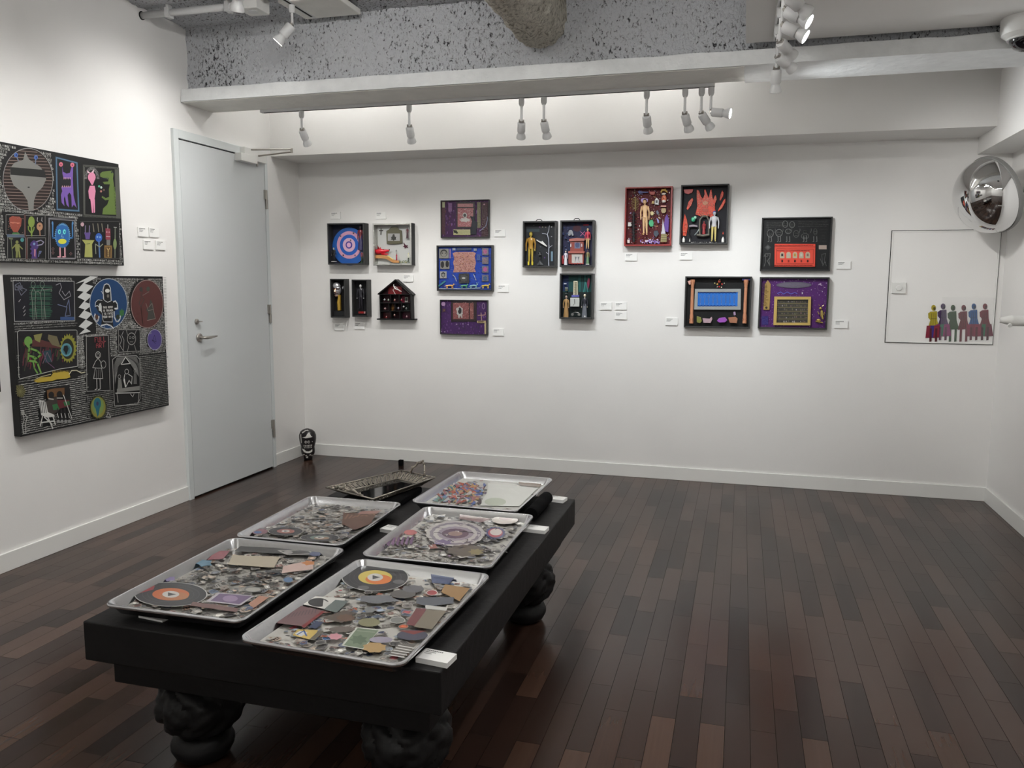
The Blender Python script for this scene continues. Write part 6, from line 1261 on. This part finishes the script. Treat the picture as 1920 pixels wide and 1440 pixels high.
for nm_, pts, c_ in (('white_tag', [(600, 340), (640, 380), (635, 460), (570, 450), (572, 385)], (206, 206, 210)), ('green_pill_case', [(490, 700), (540, 695), (560, 745), (545, 800), (500, 805), (475, 755)], (70, 170, 120)), ('purple_shell', [(355, 360), (400, 350), (465, 365), (460, 410), (380, 425), (350, 395)], (176, 150, 206)), ('jar', [(680, 510), (745, 510), (755, 560), (735, 590), (690, 590), (672, 555)], (170, 150, 110)), ('toy_watch', [(560, 870), (620, 865), (640, 920), (600, 975), (550, 930)], (60, 70, 84)), ('clear_rocket', [(700, 680), (740, 880), (745, 920), (670, 920), (685, 870)], (196, 196, 206)), ('purple_plume', [(770, 600), (800, 700), (790, 900), (740, 880), (720, 760), (735, 660)], (96, 60, 150)), ('striped_block', [(675, 925), (765, 925), (765, 1050), (665, 1050)], (160, 150, 104)), ('blue_wrench', [(300, 250), (330, 225), (380, 245), (470, 250), (470, 265), (380, 270), (330, 290)], (36, 44, 110)), ('pink_bar', [(668, 468), (755, 468), (755, 490), (668, 490)], (220, 160, 150)), ('lilac_knife', [(600, 660), (640, 700), (640, 750), (620, 750)], (150, 150, 210)), ('cream_face', [(500, 575), (530, 555), (560, 580), (550, 625), (510, 625)], (214, 200, 150)), ('white_card', [(145, 735), (205, 735), (205, 800), (145, 800)], (206, 204, 200)), ('white_dice', [(135, 1010), (175, 1010), (175, 1065), (135, 1065)], (210, 200, 196)), ('grey_brooch', [(590, 560), (620, 540), (645, 590), (610, 620)], (96, 100, 120)), ('red_crab', [(480, 250), (580, 245), (570, 300), (500, 300)], (150, 40, 30)), ('gold_coin', [(530, 395), (560, 395), (565, 440), (520, 440)], (176, 150, 90))):
    blob(nm_, t, C7, pts, .036, .01, c_)
for i in range(4): MB().box(w(675, 945 + 28*i, .0375), w(765, 952 + 28*i, .036), (60, 60, 40)).build('stripe', 'gloss', t)
b = MB(); b.box(w(587, 385, .0375), w(618, 430, .036), (40, 40, 44)); b.build('window_bars', 'gloss', t)
# D2 flames
t, I, bd = bx(C7, [(990, 140), (1758, 125), (1725, 1085), (965, 1085)], .065, 'black shadow box with tall orange flame hand rising above a grey arch', ft=.010, back=(16, 16, 24))
A = bart(.0135, C7, 41)
for i in range(50): u, v = A.r.uniform(I[0], I[1]), A.r.uniform(I[2], I[3]); A.ell((u, v), .001, .001, (120, 120, 130), 4)
A.build('sparkle', 'glitter', t)
OR = (214, 66, 40)
def flame(nm_, pts, d_=.022, th=.006):
    blob(nm_, t, C7, pts, d_, th, OR); xs = [p[0] for p in pts]; ys = [p[1] for p in pts]; A = bart(d_ + .0022, C7, int(xs[0])); V2 = [Vector((p[0], p[1])) for p in pts]
    def ins(x, y):
        c_ = False; j = len(pts) - 1
        for i in range(len(pts)):
            if (pts[i][1] > y) != (pts[j][1] > y) and x < (pts[j][0]-pts[i][0])*(y-pts[i][1])/(pts[j][1]-pts[i][1]) + pts[i][0]: c_ = not c_
            j = i
        return c_
    for i in range(int((max(xs)-min(xs))*(max(ys)-min(ys))/330)):
        x, y = A.r.uniform(min(xs), max(xs)), A.r.uniform(min(ys), max(ys))
        if ins(x, y) and ins(x + 12, y - 8): A.pline([(x, y), (x + 12, y + A.r.uniform(-10, 10))], .0013, A.r.choice([(236, 130, 96), (240, 150, 120), (160, 30, 30), (220, 90, 60), (246, 176, 140)]))
    A.build('flame_marks', 'gloss', t)
flame('flame_hand', [(1242, 220), (1275, 230), (1310, 330), (1340, 360), (1365, 290), (1358, 220), (1380, 215), (1420, 320), (1432, 350), (1455, 230), (1475, 210), (1490, 330), (1500, 380), (1530, 310), (1545, 305), (1560, 370), (1530, 440), (1530, 520), (1545, 570), (1530, 640), (1470, 660), (1440, 640), (1300, 640), (1220, 610), (1235, 540), (1250, 480), (1240, 350)])
flame('flame', [(1170, 345), (1185, 380), (1150, 470), (1095, 540), (1078, 520), (1110, 410)]); flame('flame', [(1645, 225), (1670, 270), (1660, 320), (1620, 390), (1603, 385), (1620, 290)]); flame('flame', [(1695, 360), (1698, 410), (1650, 500), (1585, 565), (1575, 550), (1620, 470), (1670, 380)]); flame('flame', [(1050, 600), (1085, 700), (1098, 800), (1075, 950), (1020, 950), (1015, 820), (1030, 700)])
blob('red_lips_piece', t, C7, [(1028, 215), (1185, 210), (1170, 265), (1110, 290), (1050, 275)], .025, .006, (170, 40, 32)); A = bart(.0275, C7, 44); A.pell(1375, 430, 46, 34, (226, 150, 110), 12, 0, .2); A.pell(1375, 545, 50, 30, (200, 70, 40), 12); A.build('flame_centre', 'gloss', t)
b = MB(); GY = (98, 96, 86); b.tube([w(1292, 940), w(1285, 800), w(1292, 690), w(1340, 640), w(1400, 645), w(1432, 700), w(1432, 820), w(1430, 940)], .0055, 10, GY)
b.tube([w(1240, 935), w(1340, 950), w(1440, 930)], .008, 8, GY); b.ell(w(1365, 640), (.014, .008, .008), 8, GY); b.tube([w(1320, 640), w(1300, 610)], .003, 6, GY); b.tube([w(1410, 640), w(1430, 605)], .003, 6, GY); b.build('grey_arch', 'gloss', t, smooth='auto')
figure('robed_statue', t, C7, 1355, 720, 925, .035, (170, 60, 60), (160, 54, 58), (150, 50, 54), robe=True, label='crimson robed statuette'); figure('doll', t, C7, 1515, 560, 1040, .05, (196, 200, 206), (186, 186, 190), (206, 190, 120), hair=(40, 80, 160), label='doll with blue hood and yellow stockings', wide=1.2)
b = MB(); b.ell(w(1185, 690), (.0155, .010, .017), 14, (60, 160, 120)); b.ell(w(1215, 660, .05), (.010, .006, .010), 10, (150, 206, 180)); b.tube([w(1120, 800), w(1180, 790), w(1250, 800)], [.006, .008, .005], 8, (160, 150, 160)); b.tube([w(1290, 830), w(1250, 890), w(1205, 940)], [.004, .003, .002], 8, (150, 160, 160)); b.tube([w(1120, 800), w(1110, 880), w(1150, 960)], [.006, .005, .003], 8, (30, 30, 34)); b.build('green_headed_figure', 'gloss', t, smooth='auto')
for nm_, x in (('white_bottle', 1030), ('white_bottle', 1655)):
    p0, p1 = w(x, 1055), w(x, 950); MB().lathe([(0, 0), (.0095, 0), (.0095, .022), (.004, .030), (.003, .036), (0, .036)], p0 + Vector((0, 0, .001)), (0, 0, 1), 16, (206, 206, 202)).build(nm_, 'gloss', t, smooth='auto')
p0 = w(1658, 925); MB().lathe([(0, 0), (.004, 0), (.002, .014), (0, .018)], p0, (0, 0, 1), 10, (200, 70, 50)).build('orange_cap', 'gloss', t); p0 = w(1128, 1040); MB().lathe([(0, 0), (.005, 0), (.003, .008), (.0015, .018), (0, .02)], p0, (0, 0, 1), 10, (200, 200, 196)).build('white_bell', 'gloss', t)
trinkets('white_teeth', t, C7, 26, 1140, 1048, 1560, 1062, .04, .001, .0026, [(214, 214, 210), (190, 190, 186)], 9)

# E: three framed works at the right
C8 = (1240, 400, 5.189)
t, I, bd = bx(C8, [(978, 42), (1665, 33), (1645, 560), (960, 562)], .03, 'black-framed chalk drawing of little creatures above red building panel', ft=.0085, back=(24, 25, 27), bd=.014, name='framed_drawing', cat='framed drawing')
A = bart(.0145, C8, 51); GL = (112, 114, 112)
A.fill_glyphs(A.px(1020, 0)[0], A.px(1300, 138)[1], A.px(1185, 0)[0], A.px(1300, 78)[1], .010, .0013, (100, 102, 100), mode='script'); A.fill_glyphs(A.px(1330, 0)[0], A.px(1300, 138)[1], A.px(1615, 0)[0], A.px(1300, 75)[1], .011, .0013, (88, 90, 88), mode='script')
for x, y, rx, ry in ((1205, 105, 25, 32), (1272, 110, 25, 30), (1060, 195, 30, 36), (1145, 190, 32, 34), (1235, 175, 28, 22), (1312, 200, 26, 34), (1398, 222, 36, 26), (1398, 180, 18, 16), (1498, 180, 16, 30)):
    A.ring(x, y, rx, ry, .0022, (150, 152, 150) if x < 1300 else GL, 18); A.ring(x - rx*.35, y - ry*.15, rx*.18, ry*.15, .0016, GL, 8); A.ring(x + rx*.35, y - ry*.15, rx*.18, ry*.15, .0016, GL, 8); A.pline([(x - rx*.5, y + ry*.4), (x, y + ry*.55), (x + rx*.5, y + ry*.35)], .0016, GL)
for x in (1045, 1070, 1135, 1158, 1220, 1248, 1385, 1412, 1482, 1512): A.pline([(x, 225), (x + 2, 272), (x - 8, 276)], .0022, (140, 142, 140))
for x in (1030, 1100, 1175, 1260, 1340, 1450): A.pline([(x, 190), (x + 10, 165), (x + 8, 150)], .0018, GL)
A.fill_glyphs(A.px(1540, 0)[0], A.px(1300, 285)[1], A.px(1615, 0)[0], A.px(1300, 150)[1], .010, .001, (60, 62, 60), mode='script')
A.pell(1036, 332, 32, 30, (76, 78, 78), 4); A.pell(1036, 330, 15, 14, (110, 112, 112), 10); A.prect(1532, 310, 1608, 350, (200, 180, 168))
A.pline([(1000, 420), (1010, 395), (1060, 390), (1055, 440), (1030, 460), (1055, 510), (1045, 440)], .0024, GL); A.pline([(1010, 400), (1015, 470), (1000, 515)], .002, GL); A.ring(1025, 405, 14, 14, .002, GL, 12); A.pline([(1545, 440), (1570, 500), (1560, 400), (1600, 390), (1585, 450), (1605, 510)], .0018, (96, 98, 98)); A.pline([(1570, 510), (1590, 470), (1600, 480)], .0018, GL)
A.build('chalk_drawing', 'paint', t)
blob('red_panel', t, C8, [(1103, 296), (1500, 298), (1496, 520), (1100, 518)], .022, .006, (212, 74, 58), 'paint')
A = bart(.0225, C8, 52); A.pline([(1103, 325), (1500, 327)], .0014, (120, 30, 26)); A.pline([(1122, 345), (1480, 348), (1478, 490), (1120, 488), (1122, 345)], .0012, (150, 50, 40))
for i in range(5): x = 1176 + 62*i; A.prect(x - 22, 395, x + 22, 437, (220, 200, 170)); A.pell(x, 395, 22, 20, (220, 200, 170), 14); A.pell(x, 405, 12, 16, [(70, 60, 70), (196, 196, 190), (206, 170, 80), (230, 226, 216), (150, 130, 120)][i], 8, 0, .2); A.prect(x - 8, 452, x + 8, 476, [(60, 20, 24), (170, 50, 40), (60, 20, 24), (150, 50, 44), (80, 30, 30)][i])
A.fill_glyphs(A.px(1112, 0)[0], A.px(1300, 318)[1], A.px(1490, 0)[0], A.px(1300, 303)[1], .009, .001, (130, 36, 30), mode='script'); A.fill_glyphs(A.px(1112, 0)[0], A.px(1300, 512)[1], A.px(1490, 0)[0], A.px(1300, 492)[1], .009, .001, (120, 34, 28), mode='script'); A.fill_glyphs(A.px(1130, 0)[0], A.px(1300, 372)[1], A.px(1470, 0)[0], A.px(1300, 352)[1], .012, .001, (150, 44, 36), mode='script'); A.build('panel_print', 'paint', t)
# E2
t, I, bd = bx(C8, [(233, 615), (885, 613), (862, 1120), (217, 1112)], .05, 'black-framed collage with two tan columns flanking blue panel in silver frame', ft=.010, back=(14, 15, 16), bd=.014, name='framed_collage', cat='framed collage')
CO = (190, 132, 100)
for x in (292, 815):
    p0 = at(C8, x - (6 if x > 500 else 0), 1070, .032); p1 = at(C8, x, 640, .032); h = p1.z - p0.z; b = MB(); o_ = p0
    b.lathe([(0, 0), (.014, 0), (.014, h*.05), (.012, h*.10), (.013, h*.16), (.0105, h*.22), (.0098, h*.24), (.0092, h*.8), (.0105, h*.83), (.0115, h*.87), (.015, h*.93), (.016, h*.99), (0, h*.99)], o_, (0, 0, 1), 20, CO)
    for s_ in (-1, 1):
        for zz, rr_2 in ((.09, .0055), (.92, .005)): b.tube([o_ + Vector((s_*.010 + .004*math.cos(a_/2), -.013, h*zz + .005*math.sin(a_/2))) for a_ in range(12)], .0016, 5, (170, 112, 82))
    for j in range(6): a_ = PI + PI*j/5; b.tube([o_ + Vector((.0098*math.cos(a_), .0098*math.sin(a_), h*.25)), o_ + Vector((.0092*math.cos(a_), .0092*math.sin(a_), h*.8))], .0008, 4, (206, 150, 118))
    b.build('column', 'paint', t, smooth='auto')
b = MB(); sv = (176, 182, 184)
for p in ([(328, 735), (775, 735), (745, 765), (355, 765)], [(775, 735), (772, 938), (740, 905), (745, 765)], [(772, 938), (318, 936), (352, 906), (740, 905)], [(318, 936), (328, 735), (355, 765), (352, 906)]): b.prism([at(C8, x, y, .030) for x, y in p], (0, .010, 0), sv)
b.build('silver_inner_frame', 'foil', t)
blob('blue_panel', t, C8, [(355, 763), (745, 763), (740, 908), (352, 908)], .026, .004, (34, 104, 190), 'paint'); A = bart(.0265, C8, 53)
for i in range(9): x = 380 + 41*i; A.ring(x, 812, 8, 16, .0012, (120, 150, 196), 10); A.pline([(x, 828), (x - 4, 870), (x + 5, 870), (x, 828)], .0012, (110, 140, 200)); A.pell(x, 882, 5, 3, (190, 200, 210), 6)
A.pline([(358 + 16*i, 770 + (6 if i % 2 else 0)) for i in range(24)], .003, (20, 56, 140)); A.pline([(358 + 16*i, 898 + (6 if i % 2 else 0)) for i in range(24)], .003, (20, 56, 140))
for i in range(50): x, y = 365 + 370*A.r.random(), 780 + 120*A.r.random(); A.pline([(x, y), (x + 10, y + 4)], .0008, (90, 130, 196))
A.build('panel_drawing', 'paint', t)
b = MB(); c0 = (150, 60, 40); b.ell(at(C8, 565, 665, .035), (.010, .006, .010), 10, c0)
for x, y, c_, r_ in ((545, 690, (206, 160, 70), .006), (590, 690, (190, 60, 50), .006), (520, 680, (206, 200, 120), .0045), (612, 680, (196, 190, 170), .004), (565, 715, (180, 40, 40), .006), (545, 715, (200, 190, 180), .004), (585, 720, (206, 196, 170), .004), (568, 650, (100, 60, 40), .007)): b.ell(at(C8, x, y, .04), r_, 8, c_)
b.build('red_ornament', 'gloss', t, smooth=True)
for nm_, pts, c_ in (('green_gem', [(345, 1000), (385, 1010), (395, 1050), (375, 1070), (345, 1060)], (120, 124, 60)), ('white_dog', [(400, 1020), (470, 1025), (490, 1005), (496, 1030), (480, 1068), (410, 1065)], (176, 150, 160)), ('purple_bug', [(540, 1045), (560, 1020), (620, 1010), (642, 1040), (620, 1060), (560, 1062)], (150, 80, 176)), ('tan_lion', [(650, 1015), (720, 1005), (742, 1025), (735, 1070), (665, 1065)], (160, 110, 84)), ('blue_strip', [(785, 636), (865, 636), (865, 652), (785, 652)], (60, 60, 140)), ('tiny_acrobat', [(700, 960), (720, 955), (725, 990), (705, 995)], (150, 130, 160)), ('pink_cap', [(255, 660), (290, 650), (300, 690), (270, 695)], (206, 160, 150))): blob(nm_, t, C8, pts, .036, .008, c_)
# E3
t, I, bd = bx(C8, [(957, 620), (1637, 620), (1613, 1122), (940, 1130)], .04, 'black-framed purple glitter collage with gold inner frame and gold creature', ft=.010, back=(78, 32, 100), bd=.016, name='framed_collage', cat='framed collage')
A = bart(.0165, C8, 54)
for i in range(900): u, v = A.r.uniform(I[0], I[1]), A.r.uniform(I[2], I[3]); c_ = A.r.choice([(92, 36, 116), (70, 26, 92), (110, 50, 140), (84, 30, 100), (150, 110, 180)]) if i % 12 else (214, 196, 226); l = A.r.uniform(.0008, .003); A.z = .0002 + .000003*i; A.mb.add([A.P(u - l, v - l), A.P(u + l, v - l), A.P(u + l, v + l), A.P(u - l, v + l)], [(0, 1, 2, 3)], c_)
A.z = .0035; A.pell(1290, 697, 172, 30, (104, 98, 120), 30); A.pell(1290, 697, 150, 20, (120, 112, 134), 30); A.prect(975, 1000, 1040, 1085, (50, 34, 130)); A.ring(1548, 722, 32, 32, .0014, (130, 90, 150), 16); A.pell(1545, 690, 14, 12, (220, 190, 226), 6, 0, .3); A.pline([(1130, 780), (1160, 765), (1190, 785), (1225, 765), (1260, 785), (1300, 770), (1320, 782)], .003, (110, 110, 220)); A.pell(1372, 776, 8, 12, (214, 214, 226), 8, 0, .3); A.build('glitter_sheet', 'glitter', t)
blob('gold_tag', t, C8, [(1008, 690), (1035, 648), (1065, 690), (1052, 940), (992, 940)], .024, .006, (158, 130, 74)); A = bart(.0245, C8, 55); A.fill_glyphs(A.px(1010, 0)[0], A.px(1030, 900)[1], A.px(1056, 0)[0], A.px(1030, 680)[1], .009, .001, (110, 86, 44), mode='script'); A.pell(1022, 918, 12, 12, (60, 50, 40), 12); A.build('tag_marks', 'paint', t)
b = MB(); gd = (186, 160, 92)
for p in ([(1100, 810), (1457, 812), (1430, 838), (1128, 838)], [(1457, 812), (1450, 1090), (1424, 1064), (1430, 838)], [(1450, 1090), (1090, 1088), (1120, 1064), (1424, 1064)], [(1090, 1088), (1100, 810), (1128, 838), (1120, 1064)]): b.prism([at(C8, x, y, .034) for x, y in p], (0, .016, 0), gd)
b.build('gold_inner_frame', 'gloss', t)
A = bart(.020, C8, 56); A.pp([(1126, 836), (1432, 836), (1426, 1066), (1118, 1066)], (72, 70, 62))
for j in range(6): y = 848 + 38*j; A.pline([(1124, y + 28), (1428, y + 28)], .002, (150, 140, 96)); [A.pell(1136 + 20*i + A.r.uniform(-5, 5), y + 12 + A.r.uniform(-4, 4), A.r.uniform(4, 9), A.r.uniform(5, 11), A.r.choice([(120, 112, 110), (90, 80, 84), (150, 120, 120), (60, 60, 66), (130, 130, 100), (180, 176, 180)]), 7, 0, .2) for i in range(15)]
A.build('tiny_shelf_scene', 'gloss', t)
b = MB(); g2 = (196, 172, 100); b.ell(at(C8, 1550, 925, .03), (.010, .008, .010), 10, g2); b.tube([at(C8, 1540, 900, .03), at(C8, 1528, 885, .03)], [.003, .001], 6, g2); b.tube([at(C8, 1565, 905, .03), at(C8, 1582, 888, .03)], [.003, .001], 6, g2); b.tube([at(C8, 1560, 945, .03), at(C8, 1560, 990, .03), at(C8, 1570, 1030, .03)], [.008, .0085, .006], 8, g2); b.tube([at(C8, 1535, 985, .035), at(C8, 1520, 955, .035)], .003, 6, g2); b.tube([at(C8, 1580, 990, .03), at(C8, 1588, 960, .03)], .003, 6, g2); b.ell(at(C8, 1530, 1040, .03), (.014, .008, .010), 10, g2); b.tube([at(C8, 1500, 1050, .03), at(C8, 1570, 1065, .03)], .005, 8, g2); b.build('gold_creature', 'foil', t, smooth='auto')
